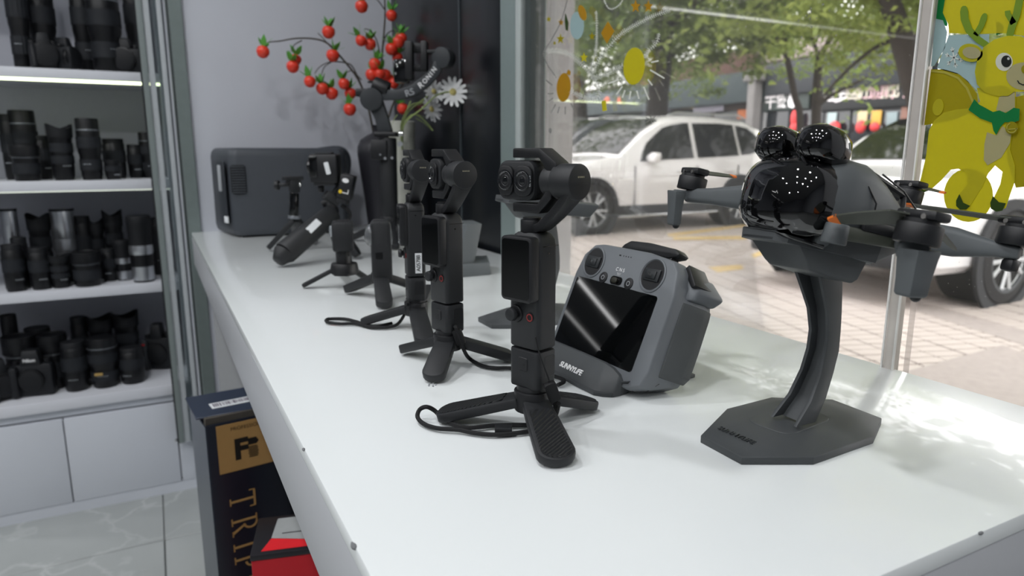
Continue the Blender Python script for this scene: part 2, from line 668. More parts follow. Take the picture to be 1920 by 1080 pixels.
# ================================================================== CABINET
CABW = mat('white_cabinet_board', '#d9dbe1', 0.45, noise=0.015, scale=5)
CABD = mat('grey_cabinet_door', '#d0d4db', 0.4, noise=0.015, scale=5)
CABI = mat('cabinet_inside', '#c2c4cc', 0.6, noise=0.02)
SH = dict(a=1.333, b=1.019, c=0.698, d=0.372)
cb = thing('display_cabinet', (-0.28, 2.36, 0), 'tall white open display cabinet full of black lenses and cameras', 'cabinet')
CX0, CX1, CY0, CY1 = -0.34, 0.342, 0.0, 0.37
MB().box((0, 0.365, 1.2), (0.68, 0.012, 2.3)).build('back_panel', CABI, cb)
MB().box((CX0 + 0.008, 0.185, 1.2), (0.018, 0.37, 2.3)).build('side_panel', CABW, cb)
MB().box((CX1 - 0.008, 0.185, 1.2), (0.018, 0.37, 2.3)).build('side_panel', CABW, cb)
MB().box((0, 0.185, 2.34), (0.68, 0.37, 0.03)).build('top_panel', CABW, cb)
for k, z in SH.items():
    if k == 'd':
        MB().box((0, 0.175, z - 0.0165), (0.66, 0.36, 0.033), 0.001).build('shelf', CABW, cb)
    else:
        MB().box((0, 0.195, z - 0.014), (0.65, 0.33, 0.028), 0.001).build('shelf', CABW, cb)
MB().box((0, 0.195, 1.74), (0.65, 0.33, 0.028), 0.001).build('shelf', CABW, cb)
MB().box((0, 0.195, 0.165), (0.66, 0.33, 0.26)).build('base_carcass', CABI, cb)
MB().box((0, 0.018, 0.326), (0.66, 0.01, 0.026)).build('top_rail', CABD, cb)
MB().box((0, 0.012, 0.018), (0.68, 0.02, 0.036)).build('kick_board', CABD, cb)
for x0, x1 in ((-0.62, -0.308), (-0.3045, -0.0035), (0.0, 0.06)):
    MB().box(((x0 + x1) / 2 + 0.28, 0.009, 0.173), (x1 - x0, 0.018, 0.272), 0.001).build('base_door', CABD, cb)
led = mat('led_strip_light', '#f4ffcf', 0.5, emit=3, noise=0)
MB().box((0.0, 0.034, SH['a'] - 0.032), (0.65, 0.006, 0.007)).build('led_strip', led, cb, label='glowing yellow white strip under the top shelf')
MB().box((0.0, 0.034, SH['b'] - 0.030), (0.65, 0.004, 0.003)).build('led_strip', mat('led_strip_dim', '#e8eee0', 0.4, emit=0.6, noise=0), cb)
# sliding glass door hanging in front of the cabinet's end
gd = thing('glass_cabinet_door', (-0.004, 2.325, 0), 'narrow framed sliding glass door at the end of the lens shelves', 'door')
DSTILE = mat('door_stile_grey', '#7f8886', 0.4, noise=0.03)
DSTILE2 = mat('door_stile_pale', '#b4b9bb', 0.4, noise=0.03)
DZ0, DZ1 = 0.185, 2.33
dzc, dzh = (DZ0 + DZ1) / 2, DZ1 - DZ0
MB().box((0.002, 0, dzc), (0.004, 0.018, dzh)).build('edge_seal', mat('dark_seal', '#15181a', 0.6), gd)
MB().box((0.0125, 0, dzc), (0.017, 0.016, dzh), 0.001).build('free_stile', DSTILE, gd)
MB().box((0.0300, 0.003, dzc), (0.016, 0.012, dzh), 0.001).build('inner_stile', DSTILE2, gd)
MB().box((0.047, 0.003, dzc), (0.020, 0.005, dzh)).build('pane', glass_mat('door_glass', (0.80, 0.84, 0.84), 0.09), gd, smooth=False)
MB().box((0.0635, 0, dzc), (0.013, 0.016, dzh), 0.001).build('fixed_stile', DSTILE2, gd)
MB().ball((-0.004, -0.004, DZ0 + 0.012), 0.005, 10).build('lock_knob', CHROME, gd)


# ================================================================== WINDOW DECALS (flat film on the inside of the glass)
def film(mb, pts, layer=1, th=0.00025):
    x = 0.6059 - 0.0004 * layer
    w = [onx(px, py, x) for px, py in pts]
    mb.prism([(p.y, p.z) for p in w], 0, th, M(((0, 0, 1, x - th), (1, 0, 0, 0), (0, 1, 0, 0), (0, 0, 0, 1))))
    return mb


def ell(cx, cy, rx, ry, n=28, a=0.0):
    return [(cx + rx * cos(2 * pi * k / n) * cos(a) - ry * sin(2 * pi * k / n) * sin(a), cy + rx * cos(2 * pi * k / n) * sin(a) + ry * sin(2 * pi * k / n) * cos(a)) for k in range(n)]


def band(pts, w):
    pts = [V((p[0], p[1])) for p in pts]
    ww = w if isinstance(w, (list, tuple)) else [w] * len(pts)
    L_, R_ = [], []
    for i, p in enumerate(pts):
        d = (pts[min(i + 1, len(pts) - 1)] - pts[max(i - 1, 0)]).normalized()
        n_ = V((-d.y, d.x))
        L_.append(tuple(p + n_ * ww[i] / 2))
        R_.append(tuple(p - n_ * ww[i] / 2))
    return L_ + R_[::-1]


F_YEL = film_mat('yellow_film', '#d8d130', 0.6)
F_OLI = film_mat('olive_yellow_film', '#b7ad1c', 0.6)
F_YEL2 = film_mat('pale_yellow_film', '#cfc85a', 0.55)
F_BEI = film_mat('beige_film', '#c6c094', 0.5)
F_GRN = film_mat('green_film', '#0f8a46', 0.45)
F_DGR = film_mat('dark_green_film', '#38501a', 0.45)
F_LGR = film_mat('light_green_film', '#8fae33', 0.5)
F_BLU = film_mat('pale_blue_film', '#b3c9cb', 0.5)
F_WHT = film_mat('white_film', '#e9ebe6', 0.5)
F_BLK = film_mat('black_film', '#0e1512', 0.2)
F_GLD = film_mat('gold_film', '#c79f20', 0.55)
F_GRY = film_mat('grey_film', '#a5a5a2', 0.5)

dr = thing('reindeer_decal', onx(1820, 415, 0.605), 'big yellow cartoon reindeer film with green bow stuck on the window', 'sticker')


def dpart(name, m, polys, layer):
    mb = MB()
    for p in polys:
        film(mb, p, layer)
    o = mb.build(name, m, smooth=False)
    o.parent = dr
    o.matrix_parent_inverse = M.Translation(-dr.location)
    return o


dpart('star_background', F_YEL, [[(1768, 24), (1776, -25), (1950, -25), (1940, 70), (1880, 62), (1830, 64), (1780, 62), (1778, 45)]], 1)
dpart('leaf_background', F_GRN, [[(1757, -20), (1780, -20), (1769, 24), (1777, 45), (1775, 50), (1755, 36)], [(1868, 66), (1870, 40), (1884, 48), (1880, 62)]], 0)
dpart('gift_box', F_BLU, [[(1779, 66), (1855, 64), (1850, 175), (1835, 172), (1800, 140), (1757, 128)], [(1754, 35), (1768, 38), (1776, 60), (1772, 90), (1752, 123), (1746, 125)]], 1)
fl_ = []
for k in range(3):
    a = pi * k / 3 + 0.3
    fl_.append(band([(1789 - 17 * cos(a), 108 - 20 * sin(a)), (1789 + 17 * cos(a), 108 + 20 * sin(a))], 2.2))
for k in range(6):
    a = pi * k / 3 + 0.3
    for s in (-0.6, 0.6):
        b0 = (1789 + 10 * cos(a), 108 + 11 * sin(a))
        fl_.append(band([b0, (b0[0] + 6 * cos(a + s), b0[1] + 7 * sin(a + s))], 1.6))
dpart('snowflake', F_WHT, fl_, 2)
dpart('round_background', F_OLI, [[(1746, 130), (1770, 130), (1795, 137), (1815, 152), (1832, 176), (1836, 205), (1790, 225), (1733, 235)],
                                  [(1890, 185), (1960, 170), (1960, 345), (1905, 352), (1890, 300)]], 1)
dpart('round_rim', F_YEL2, [band([(1746, 133), (1772, 136), (1796, 146), (1813, 165), (1824, 190), (1827, 205)], 4)], 2)
dpart('body', F_YEL, [[(1832, 165), (1838, 190), (1822, 203), (1795, 205), (1770, 211), (1752, 226), (1742, 245), (1737, 290), (1728, 330), (1722, 352), (1727, 361), (1745, 356), (1765, 338), (1783, 318), (1797, 316), (1812, 324), (1815, 345), (1800, 362), (1797, 378), (1806, 392), (1818, 388),
                       (1828, 372), (1842, 350), (1853, 325), (1866, 310), (1880, 322), (1876, 345), (1864, 370), (1860, 386), (1872, 395), (1886, 390), (1894, 365), (1903, 340), (1903, 310), (1894, 280), (1898, 250), (1904, 215), (1905, 170), (1880, 160)],
                      ell(1759, 201, 10, 16, a=0.2)], 3)
dpart('chest', F_BEI, [[(1874, 182), (1903, 172), (1903, 205), (1880, 212), (1868, 206)], [(1851, 248), (1868, 254), (1880, 236), (1896, 252), (1894, 268), (1878, 295), (1852, 310), (1845, 300), (1846, 270)]], 4)
dpart('round_bag', F_YEL, [ell(1816, 366, 46, 50)], 2)
dpart('hoof', F_DGR, [[(1799, 364), (1793, 376), (1793, 386), (1800, 393), (1812, 393), (1819, 386), (1806, 380)]], 5)
dpart('hoof', F_DGR, [[(1862, 368), (1857, 380), (1858, 391), (1868, 397), (1880, 395), (1886, 381), (1873, 379)]], 5)
dpart('hoof', F_DGR, [[(1724, 352), (1721, 361), (1731, 361), (1742, 357), (1732, 356)]], 5)
dpart('head', F_YEL, [[(1828, 135), (1833, 110), (1845, 88), (1865, 74), (1890, 67), (1915, 68), (1945, 85), (1955, 120), (1950, 165), (1920, 172), (1902, 172), (1890, 180), (1868, 180), (1845, 172), (1832, 158)]], 5)
dpart('muzzle', F_BEI, [ell(1920, 143, 33, 26)], 6)
dpart('nose', F_OLI, [ell(1925, 130, 10, 9)], 7)
dpart('mouth', F_BLK, [band([(1908, 151), (1911, 156), (1918, 159), (1930, 157)], 2)], 7)
dpart('ear', F_YEL, [ell(1820, 99, 23, 17, a=0.15)], 5)
dpart('inner_ear', F_BEI, [ell(1822, 99, 17, 11, a=0.15)], 6)
dpart('antler', F_LGR, [band([(1852, 86), (1834, 74), (1817, 57), (1809, 36), (1808, 22), (1808, 14), (1808, 11)], [12, 13, 14, 15, 15, 11, 5])], 4)
dpart('antler', F_LGR, [band([(1829, 66), (1840, 48), (1845, 34), (1847, 28), (1848, 25)], [10, 11, 12, 9, 4])], 4)
dpart('antler', F_LGR, [band([(1893, 68), (1898, 48), (1906, 28), (1914, -10)], [13, 14, 14, 14]), band([(1901, 44), (1890, 27), (1889, 20)], [12, 11, 10])], 4)
dpart('eye_white', F_WHT, [ell(1883, 116, 16, 17)], 6)
dpart('pupil', F_BLK, [ell(1887, 115, 9.5, 11)], 7)
dpart('eye_glint', F_WHT, [ell(1891, 110, 2.3, 2.5)], 8)
dpart('bow_collar', F_GRN, [[(1827, 186), (1816, 206), (1838, 222), (1860, 230), (1863, 245), (1868, 253), (1876, 238), (1884, 229), (1900, 230), (1911, 226), (1912, 204), (1901, 202), (1886, 212), (1874, 207), (1862, 210), (1836, 196)]], 6)
dpart('bell', F_OLI, [ell(1897, 240, 12, 12)], 7)
dpart('bell_rim', F_YEL2, [band(ell(1897, 240, 9, 9, 20)[:15], 2), band([(1888, 243), (1908, 241)], 2)], 8)

STK = [0]


def decal(name, label, m, polys, cat='sticker', group=None, layer=1):
    mb = MB()
    for p in polys:
        film(mb, p, layer)
    return tag(mb.build(name, m, smooth=False), label, cat, group)


def zig(pts, amp, step):
    """tinsel outline: a spine with little bristles on both sides"""
    sp = smooth_path([(p[0], p[1], 0) for p in pts], 10)
    out = [band([(p.x, p.y) for p in sp], .9)]
    acc = 0
    for a, b in zip(sp, sp[1:]):
        acc += (b - a).length
        if acc >= step:
            acc = 0
            d = (b - a).normalized()
            n_ = V((-d.y, d.x, 0))
            for s in (1, -1):
                e = a + n_ * s * amp * rnd.uniform(0.7, 1.15) + d * amp * 0.5
                out.append(band([(a.x, a.y), (e.x, e.y)], 0.9))
    return out


o1 = thing('bauble_decal', onx(1057, 163, 0.605), 'orange oval bauble film on the glass before the white pillar', 'sticker')
o2 = thing('bauble_decal', onx(1190, 123, 0.605), 'lime yellow oval bauble film on the glass before the trees', 'sticker')


def sub(par, name, m, polys, layer=1):
    mb = MB()
    for p in polys:
        film(mb, p, layer)
    o = mb.build(name, m, smooth=False)
    o.parent = par
    o.matrix_parent_inverse = M.Translation(-par.location)


sub(o1, 'bauble', F_GLD, [ell(1057, 164, 13, 27, a=0.06), [(1062, 138), (1066, 130), (1070, 134), (1069, 142)]], 1)
sub(o1, 'rays', F_GRY, [band([(1024, 150), (1036, 160)], 2), band([(1027, 176), (1038, 175)], 2), band([(1029, 190), (1037, 184)], 2), band([(1033, 212), (1042, 196)], 2), band([(1046, 212), (1049, 200)], 2), band([(1060, 214), (1060, 200)], 2), band([(1076, 206), (1071, 194)], 2)], 1)
sub(o2, 'bauble', F_YEL, [ell(1189, 124, 20, 35, a=0.08)], 1)
sub(o2, 'rays', F_WHT, [band(p, 2.6) for p in ([(1221, 117), (1235, 114)], [(1219, 131), (1246, 147)], [(1215, 149), (1223, 160)], [(1207, 163), (1217, 187)], [(1194, 170), (1198, 185)], [(1183, 171), (1180, 186)], [(1172, 169), (1167, 183)], [(1167, 162), (1156, 177)], [(1160, 149), (1140, 157)])], 1)
decal('tinsel_decal', 'pale tinsel line curving down across the white pillar', F_GRY, zig([(1064, 0), (1052, 40), (1034, 75), (1020, 98), (1026, 120), (1044, 146)], 1.6, 3))
decal('tinsel_decal', 'white bristly tinsel looping beside the orange bauble', F_WHT, zig([(1024, 96), (1055, 97), (1085, 115), (1112, 145), (1124, 165), (1116, 186), (1092, 182), (1070, 170)], 5, 2.6))
decal('tinsel_decal', 'white bristly tinsel climbing from the loop to the upper branches', F_WHT, zig([(1110, 138), (1130, 104), (1160, 68), (1190, 48), (1225, 30), (1258, 18)], 4.5, 2.6))
decal('tinsel_decal', 'white bristly tinsel running into the lime bauble', F_WHT, zig([(1108, 148), (1140, 138), (1168, 122)], 5, 2.6))
decal('tinsel_decal', 'thin white tinsel hanging straight down above the loop', F_WHT, zig([(1118, 20), (1119, 60), (1117, 95), (1108, 128)], 3, 2.6))
decal('tinsel_decal', 'short white tinsel beside the lime bauble top', F_WHT, zig([(1236, 62), (1230, 82), (1214, 96), (1212, 108)], 4, 2.6))
decal('tinsel_decal', 'white tinsel swag at the very top of the window', F_WHT, zig([(1130, -6), (1142, 16), (1158, 12), (1172, -6)], 2, 3))


def star(cx, cy, r, n=5, inner=0.45, sq=0.75):
    return [(cx + sq * (r if k % 2 == 0 else r * inner) * sin(pi * k / n), cy - (r if k % 2 == 0 else r * inner) * cos(pi * k / n)) for k in range(2 * n)]


for (cx, cy, r, m, lab) in ((1051, 73, 10, F_OLI, 'small olive star film low on the white pillar'), (1052, 42, 7, F_GLD, 'tiny gold star film beside the green leaf'), (1029, 36, 6, F_OLI, 'tiny olive star film nearest the window frame'),
                            (1095, 108, 10, F_YEL, 'small yellow star film under the pale disc'), (1216, 12, 12, F_GLD, 'gold flower film at the top of the glass'), (1192, 12, 13, F_GLD, 'gold star film beside the gold flower'), (1110, 68, 8, F_OLI, 'olive star film inside the tinsel'), (1040, 81, 4, F_OLI, 'speck sized olive star beside the small olive star')):
    decal('star_decal', lab, m, [star(cx, cy, r)])
decal('diamond_decal', 'gold diamond film hanging among the tinsel', F_GLD, [[(1140, 40), (1152, 58), (1138, 82), (1127, 62)]])
decal('leaf_decal', 'narrow dark green leaf film at the pillar edge', F_DGR, [[(1060, 24), (1066, 42), (1065, 58), (1061, 56), (1059, 40)]])
decal('disc_decal', 'pale oval film with gold fruit at the pillar edge', F_BLU, [ell(1082, 48, 13, 26)])
decal('fruit_decal', 'gold fruit film on top of the pale oval', F_GLD, [ell(1092, 24, 7, 15, a=-0.3)], layer=2)
decal('snowflake_decal', 'grey snowflake film over the white car roof', F_GRY, [band([(1221 - 11 * cos(a), 224 - 9 * sin(a)), (1221 + 11 * cos(a), 224 + 9 * sin(a))], 1.2) for a in (0.4, 1.45, 2.5)])
decal('mark_decal', 'small yellow rectangle film above the far dark car', F_YEL, [[(1128, 190), (1136, 188), (1138, 207), (1130, 209)]])
decal('dot_decal', 'small dark oval film low on the white pillar', F_GRY, [ell(1032, 245, 2.5, 5)])

# rain drops on the outside of the panes
dw = MB()
r2 = random.Random(3)
spots = [(1360 + r2.gauss(25, 30), 40 + r2.gauss(0, 18)) for _ in range(22)] + [(1520 + r2.gauss(5, 28), 40 + r2.gauss(0, 28)) for _ in range(26)]
spots += [(r2.uniform(1480, 1900), r2.uniform(235, 560)) for _ in range(420)] + [(r2.uniform(1010, 1720), r2.uniform(0, 420)) for _ in range(120)]
for k, (px, py) in enumerate(spots):
    p = onx(px, py, 0.6152)
    s = (r2.uniform(.0006, .0012) if k < 48 else r2.uniform(.00015, .00042))
    dw.ball((0.6152, p.y, p.z), (s * 0.6, s, s * 1.1), 8)
tag(dw.build('rain_drops', glass_mat('water_drop', (0.95, 0.97, 0.97), 0.5)), 'clear rain drops scattered on the outside of the window', 'water', kind='stuff')
# ================================================================== THINGS ON THE COUNTER
Z0 = 0.9
RIB = mat('ribbed_rubber', '#1a1c1e', 0.5)
if True:
    n_ = RIB.node_tree
    b_ = n_.nodes['Principled BSDF']
    wv = n_.nodes.new('ShaderNodeTexWave')
    wv.wave_type = 'RINGS'
    wv.inputs['Scale'].default_value = 160
    wv.inputs['Distortion'].default_value = 1.5
    wv.inputs['Detail Scale'].default_value = 0.6
    tcn_ = n_.nodes.new('ShaderNodeTexCoord')
    n_.links.new(tcn_.outputs['Object'], wv.inputs['Vector'])
    bp_ = n_.nodes.new('ShaderNodeBump')
    bp_.inputs['Strength'].default_value = 0.9
    bp_.inputs['Distance'].default_value = 0.0012
    n_.links.new(wv.outputs['Fac'], bp_.inputs['Height'])
    n_.links.new(bp_.outputs['Normal'], b_.inputs['Normal'])


def leg(parent, p0, p1, w0, w1, t, m=BLK2, pad=None, name='leg', bev=0.0016, point=0.0):
    """flat tapering leg bar from p0 to the foot p1, rounded at the foot"""
    p0, p1 = V(p0), V(p1)
    d = p1 - p0
    L_ = d.length
    side = V((0, 0, 1)).cross(d).normalized()
    k = frame_xy(d, side, p0)
    out = [(0, -w0 / 2)]
    r = w1 / 2 * (1 - point)
    out += [(L_ * 0.35, -(w0 * 0.5 + w1 * 0.5) / 2)]
    for i in range(9):
        a = -pi / 2 + pi * i / 8
        out.append((L_ - r * 0.75 + 0.75 * r * cos(a), (w1 / 2) * sin(a)))
    out += [(L_ * 0.35, (w0 * 0.5 + w1 * 0.5) / 2), (0, w0 / 2)]
    o = MB().prism(out, -t / 2, t / 2, k, bev).build(name, m, parent)
    if pad:
        q = [(L_ * 0.17 + (x - 0) * 0.80, y * 0.80) for x, y in out]
        MB().prism(q, t / 2 - 0.0004, t / 2 + 0.0007, k, 0.0004, 1).build('grip_pad', pad, o)
    return o


def loc2(c, rz, p):
    """world point -> local of a thing at c turned rz about z"""
    q = V(p) - V(c)
    return V((q.x * cos(rz) + q.y * sin(rz), -q.x * sin(rz) + q.y * cos(rz), q.z))


def pocket_camera(c, rz, feet, label, dual=False, pad=None, lw=(0.019, 0.021, 0.007), hub_z=0.024, strap=None, gyaw=0.0, group=None, sticker=None, hubtype=0):
    """palm sized gimbal camera on a battery grip and table tripod; local x = screen side, z up"""
    t = thing('gimbal_camera', (c[0], c[1], Z0), label, 'camera', rz, group)
    # tripod
    MB().cyl((0, 0, hub_z - 0.008), (0, 0, hub_z + 0.0075), 0.0132, 0.0135, 28, 0.001).cyl((0, 0, hub_z + 0.006), (0, 0, hub_z + 0.0115), 0.0115, n=24).build('tripod_hub', BLK, t)
    for f in feet:
        q = loc2((c[0], c[1], Z0), rz, f)
        q.z = lw[2] / 2 + 0.0006
        d = V((q.x, q.y, 0)).normalized()
        leg(t, d * 0.009 + V((0, 0, hub_z - 0.001)), q, lw[0], lw[1], lw[2], BLK2, pad)
    # battery grip
    zb = hub_z + 0.0105
    bt = MB().prism(rrect(0.0205, 0.0285, 0.0042), zb, 0.0630, None, 0.0016).build('battery_grip', BLK2, t)
    MB().prism(rrect(0.0088, 0.0098, 0.0018), 0, 0.0007, frame_xy((0, 1, 0), (0, 0, 1), (0.0101, 0.0, 0.0525)), 0.0003, 1).box((0.0109, 0, 0.0525), (0.0003, 0.003, 0.0006)).build('release_button', BLK, bt)
    MB().prism(rrect(0.0108, 0.0155, 0.0015), 0, 0.0003, frame_xy((1, 0, 0), (0, 0, 1), (-0.0022, 0.0144, 0.0515)), 0.0001, 1).build('port_cover', BLK, bt)
    # body with sloping shoulders
    bd = MB()
    bd.loft([[V((x * s, y * s2, z)) for x, y in rrect(0.0205, 0.0285, 0.004)] for z, s, s2 in ((0.0645, .94, .94), (0.0655, 1, 1), (0.1375, 1, 1), (0.1415, .97, .95), (0.1445, .86, .78), (0.1460, .74, .62))])
    body = bd.build('body', BLK2, t)
    MB().cyl((0.0, 0.0142, 0.1325), (0.0, 0.01445, 0.1325), 0.0008, n=10).build('microphone_hole', BLKG, body)
    MB().box((-0.002, 0.01428, 0.1372), (0.016, 0.0003, 0.0004)).build('shoulder_seam', BLKG, body)
    MB().prism(rrect(0.0024, 0.008, 0.0011), 0, 0.0004, frame_xy((1, 0, 0), (0, 0, 1), (0.0055, 0.0141, 0.0725))).build('strap_slot', BLKG, body)
    # screen
    sc = MB().prism(rrect(0.0292, 0.0452, 0.0036), 0.0092, 0.0172, frame_xy((0, 1, 0), (0, 0, 1), (0, -0.0005, 0.1215)), 0.0011).build('screen_housing', BLK, t)
    MB().prism(rrect(0.0252, 0.0412, 0.0024), 0.0170, 0.01745, frame_xy((0, 1, 0), (0, 0, 1), (0, -0.0008, 0.1216)), 0.0001, 1).build('screen', SCREEN, sc)
    # controls
    js = MB().cyl((0.0098, -0.0065, 0.0885), (0.0118, -0.0065, 0.0885), 0.0066, 0.0060, 20, 0.0004).build('joystick_collar', BLK, t)
    MB().cyl((0.0115, -0.0065, 0.0885), (0.0142, -0.0065, 0.0885), 0.0030, n=14).cyl((0.0138, -0.0065, 0.0885), (0.0175, -0.0065, 0.0885), 0.0050, 0.0044, 18, 0.0007).build('joystick', BLK2, js)
    rb = MB().cyl((0.0100, 0.0065, 0.0875), (0.0106, 0.0065, 0.0875), 0.0036, n=20).build('record_button', BLK, t)
    MB().lathe([(0.0020, 0), (0.0028, 0), (0.0028, 0.0004), (0.0020, 0.0004)], 20, frame((1, 0, 0), o=(0.0105, 0.0065, 0.0875)), closed=True).build('record_ring', mat('dull_red_ring', '#8e3434', 0.5), rb)
    # gimbal
    MB().cyl((0, -0.001, 0.1455), (0, -0.001, 0.1545), 0.0082, n=24, bev=0.0006).cyl((0, -0.001, 0.1545), (0, -0.001, 0.1560), 0.0066, n=24).build('yaw_motor', BLK, t)
    GM = M.Rotation(gyaw, 4, 'Z')
    arm = MB()
    # arm rising from the yaw motor to the roll motor: a bent bar
    ring = []
    for (y, z, wx, wy) in ((0.004, 0.1482, .0125, .006), (0.010, 0.1505, .0130, .0062), (0.021, 0.1590, .0140, .0062), (0.0315, 0.1690, .0155, .0062), (0.0365, 0.1755, .0185, .0066), (0.0375, 0.182, .0195, .0066)):
        ring.append((y, z, wx, wy))
    rr = []
    for i, (y, z, wx, wy) in enumerate(ring):
        a = ring[max(0, i - 1)]
        b = ring[min(len(ring) - 1, i + 1)]
        d = V((0, b[0] - a[0], b[1] - a[1])).normalized()
        nn = V((0, -d.z, d.y))
        rr.append([V((sx_ * wx / 2, y, z)) + nn * (sy_ * wy / 2) for sx_, sy_ in ((1, 1), (-1, 1), (-1, -1), (1, -1))])
    am = arm.loft(rr, GM, bev=0.0012).build('gimbal_arm', BLK, t)
    mo = MB().cyl(GM @ V((0, 0.0130, 0.1812)), GM @ V((0, 0.0225, 0.1812)), 0.0098, n=32, bev=0.0006).cyl(GM @ V((0, 0.0228, 0.1812)), GM @ V((0, 0.0405, 0.1812)), 0.0118, n=36, bev=0.001).build('roll_motor', BLK2, am)
    cn = MB()
    for k in range(4):
        cn.cyl(GM @ V((-0.0006 + 0.0018 * (1.5 - k), 0.0403, 0.1845)), GM @ V((-0.0006 + 0.0018 * (1.5 - k), 0.0408, 0.1845)), 0.0006, n=8)
    cn.build('contact_pins', mat('brass_pins', '#c9c2a8', 0.3, metal=0.7), am)
    # fork holding the head from above and below
    fk = MB()
    fk.prism([(-0.0135, 0.1965), (-0.0135, 0.2022), (-0.0125, 0.2030), (0.011, 0.2030), (0.0255, 0.1935), (0.0255, 0.1860), (0.0185, 0.1868), (0.0105, 0.1965)], -0.0068, 0.0068, GM @ M(((0, 0, 1, 0), (1, 0, 0, 0), (0, 1, 0, 0), (0, 0, 0, 1))), 0.0011)
    fk.prism([(-0.0135, 0.1660), (-0.0135, 0.1603), (-0.0125, 0.1595), (0.0105, 0.1595), (0.0215, 0.1700), (0.0215, 0.1780), (0.0175, 0.1760), (0.0095, 0.1660)], -0.0068, 0.0068, GM @ M(((0, 0, 1, 0), (1, 0, 0, 0), (0, 1, 0, 0), (0, 0, 0, 1))), 0.0011)
    fk.build('gimbal_fork', BLK, t)
    hd_m = GM @ M.Translation((0, -0.009 if dual else -0.004, 0.1812))
    hw = 0.0345 if dual else 0.024
    hd = MB().prism(rrect(hw, 0.0270, 0.0072), -0.0105, 0.0085, hd_m @ frame_xy((0, 1, 0), (0, 0, 1)), 0.002).build('camera_head', BLK2, t)
    lens_y = (-0.0080, 0.0082) if dual else (0.0,)
    for k, y in enumerate(lens_y):
        q = hd_m @ frame_xy((0, 1, 0), (0, 0, 1), (0, y, 0))
        mbl = MB().prism(rrect(0.0165 if k or not dual else 0.0145, 0.0205, 0.0060), 0.0080, 0.0108, q, 0.0009)
        ln = mbl.build('lens_plate', BLK, hd)
        e = hd_m @ frame((1, 0, 0), o=(0.0105, y, 0))
        MB().lathe([(0.0072, 0), (0.0072, 0.0007), (0.0060, 0.0009), (0.0052, 0.0002), (0.0040, 0.0003), (0.0036, -0.0002), (0.002, 0.0004), (0, 0.0006)], 28, e).build('lens', mat('lens_glass', '#0b0d10', 0.06, coat=1.0), ln)
        MB().lathe([(0.0061, 0.0009), (0.0063, 0.0011), (0.0065, 0.0009)], 28, e).lathe([(0.0034, 0.0004), (0.0036, 0.0006), (0.0038, 0.0004)], 28, e).build('lens_ring', mat('faint_ring', '#2e3134', 0.35), ln)
        if dual and k == 1:
            text_mesh('lens_marking', 'f/2.0 20', 0.0024, hd_m @ frame_xy((0, 0, -1), (0, 1, 0), (0.0110, 0.0152, 0)), mat('grey_print', '#9a9da0', 0.5), ln, 0.00005)
    if sticker:
        st = MB().box((-0.002, 0.01455, 0.0795), (0.0075, 0.0004, 0.0225), 0.0001, seg=1).build('number_sticker', LBL, body, label='white number sticker on the side')
        text_mesh('sticker_text', sticker, 0.0062, frame_xy((0, 0, 1), (1, 0, 0), (-0.002, 0.0148, 0.0795)) , mat('black_print', '#16181a', 0.6), body, 0.00004, spacing=0.92, bold=0.0001)
    if strap:
        for (nm, pts, r) in strap:
            MB().tube([loc2((c[0], c[1], Z0), rz, p) for p in pts], r, 8).build(nm, RUB, t)
    return t


n_loc = V((-.948, -.319, 0))
c1 = V((.2270, .4131, .9)) + n_loc * -0.005
RZ1 = atan2(-.319, -.948)
# wrist strap of the nearest camera, lying on the counter
st_a = [onpl(1004, 632, c1 + V((.319, -.948, 0)) * .0165, (.319, -.948, 0)), onpl(1012, 665, c1 + V((.319, -.948, 0)) * .0168, (.319, -.948, 0)), onpl(1028, 708, c1 + V((.319, -.948, 0)) * .0185, (.319, -.948, 0))]
bead0 = onpl(1029, 716, c1 + V((.319, -.948, 0)) * .0205, (.319, -.948, 0))
bead1 = onpl(1042, 752, c1 + V((.319, -.948, 0)) * .0215, (.319, -.948, 0))


def lay(pts, z):
    return [onz(px, py, z) for px, py in pts]


cord1 = smooth_path([bead1, onz(1040, 775, .913), onz(1034, 790, .9045)] + lay([(1005, 797), (985, 797), (955, 797), (925, 798), (880, 802), (850, 796), (830, 785)], .9035) + [onz(815, 770, .908), onz(800, 763, .912), onz(787, 768, .909), onz(783, 782, .905), onz(795, 795, .9035), onz(820, 803, .9035), onz(860, 806, .9035)] + lay([(890, 812), (925, 815), (960, 813), (990, 809), (1010, 805)], .9030) + [onz(1037, 788, .906), bead1 + V((.002, -.001, -.002))], 5)
pocket = pocket_camera((c1.x, c1.y), RZ1, [onz(822, 788), onz(1050, 882), onz(1108, 765)], 'black pocket gimbal camera with two lenses, nearest on the counter', dual=True, pad=RIB, lw=(0.020, 0.0265, 0.0075), strap=[('strap_thread', smooth_path(st_a + [bead0], 4), 0.0006), ('wrist_strap', cord1, 0.0017)])
bm_ = frame_xy(loc2((0, 0, 0), RZ1, bead1 - bead0), (0, 0.2, 1), loc2((c1.x, c1.y, Z0), RZ1, (bead0 + bead1) / 2))
MB().prism(rrect(0.0155, 0.0085, 0.0018), -0.0025, 0.0025, bm_, 0.0008).build('strap_bead', RUB, pocket)
sm_ = loc2((c1.x, c1.y, Z0), RZ1, onz(944, 806, .9035))
sd = loc2((0, 0, 0), RZ1, onz(962, 806, .9035) - onz(926, 806, .9035))
MB().prism(rrect(0.0125, 0.0100, 0.001), -0.0033, 0.0033, frame_xy(sd, loc2((0, 0, 0), RZ1, onz(944, 795, .9035) - onz(944, 815, .9035)), sm_), 0.0006).build('strap_slider', BLK2, pocket)

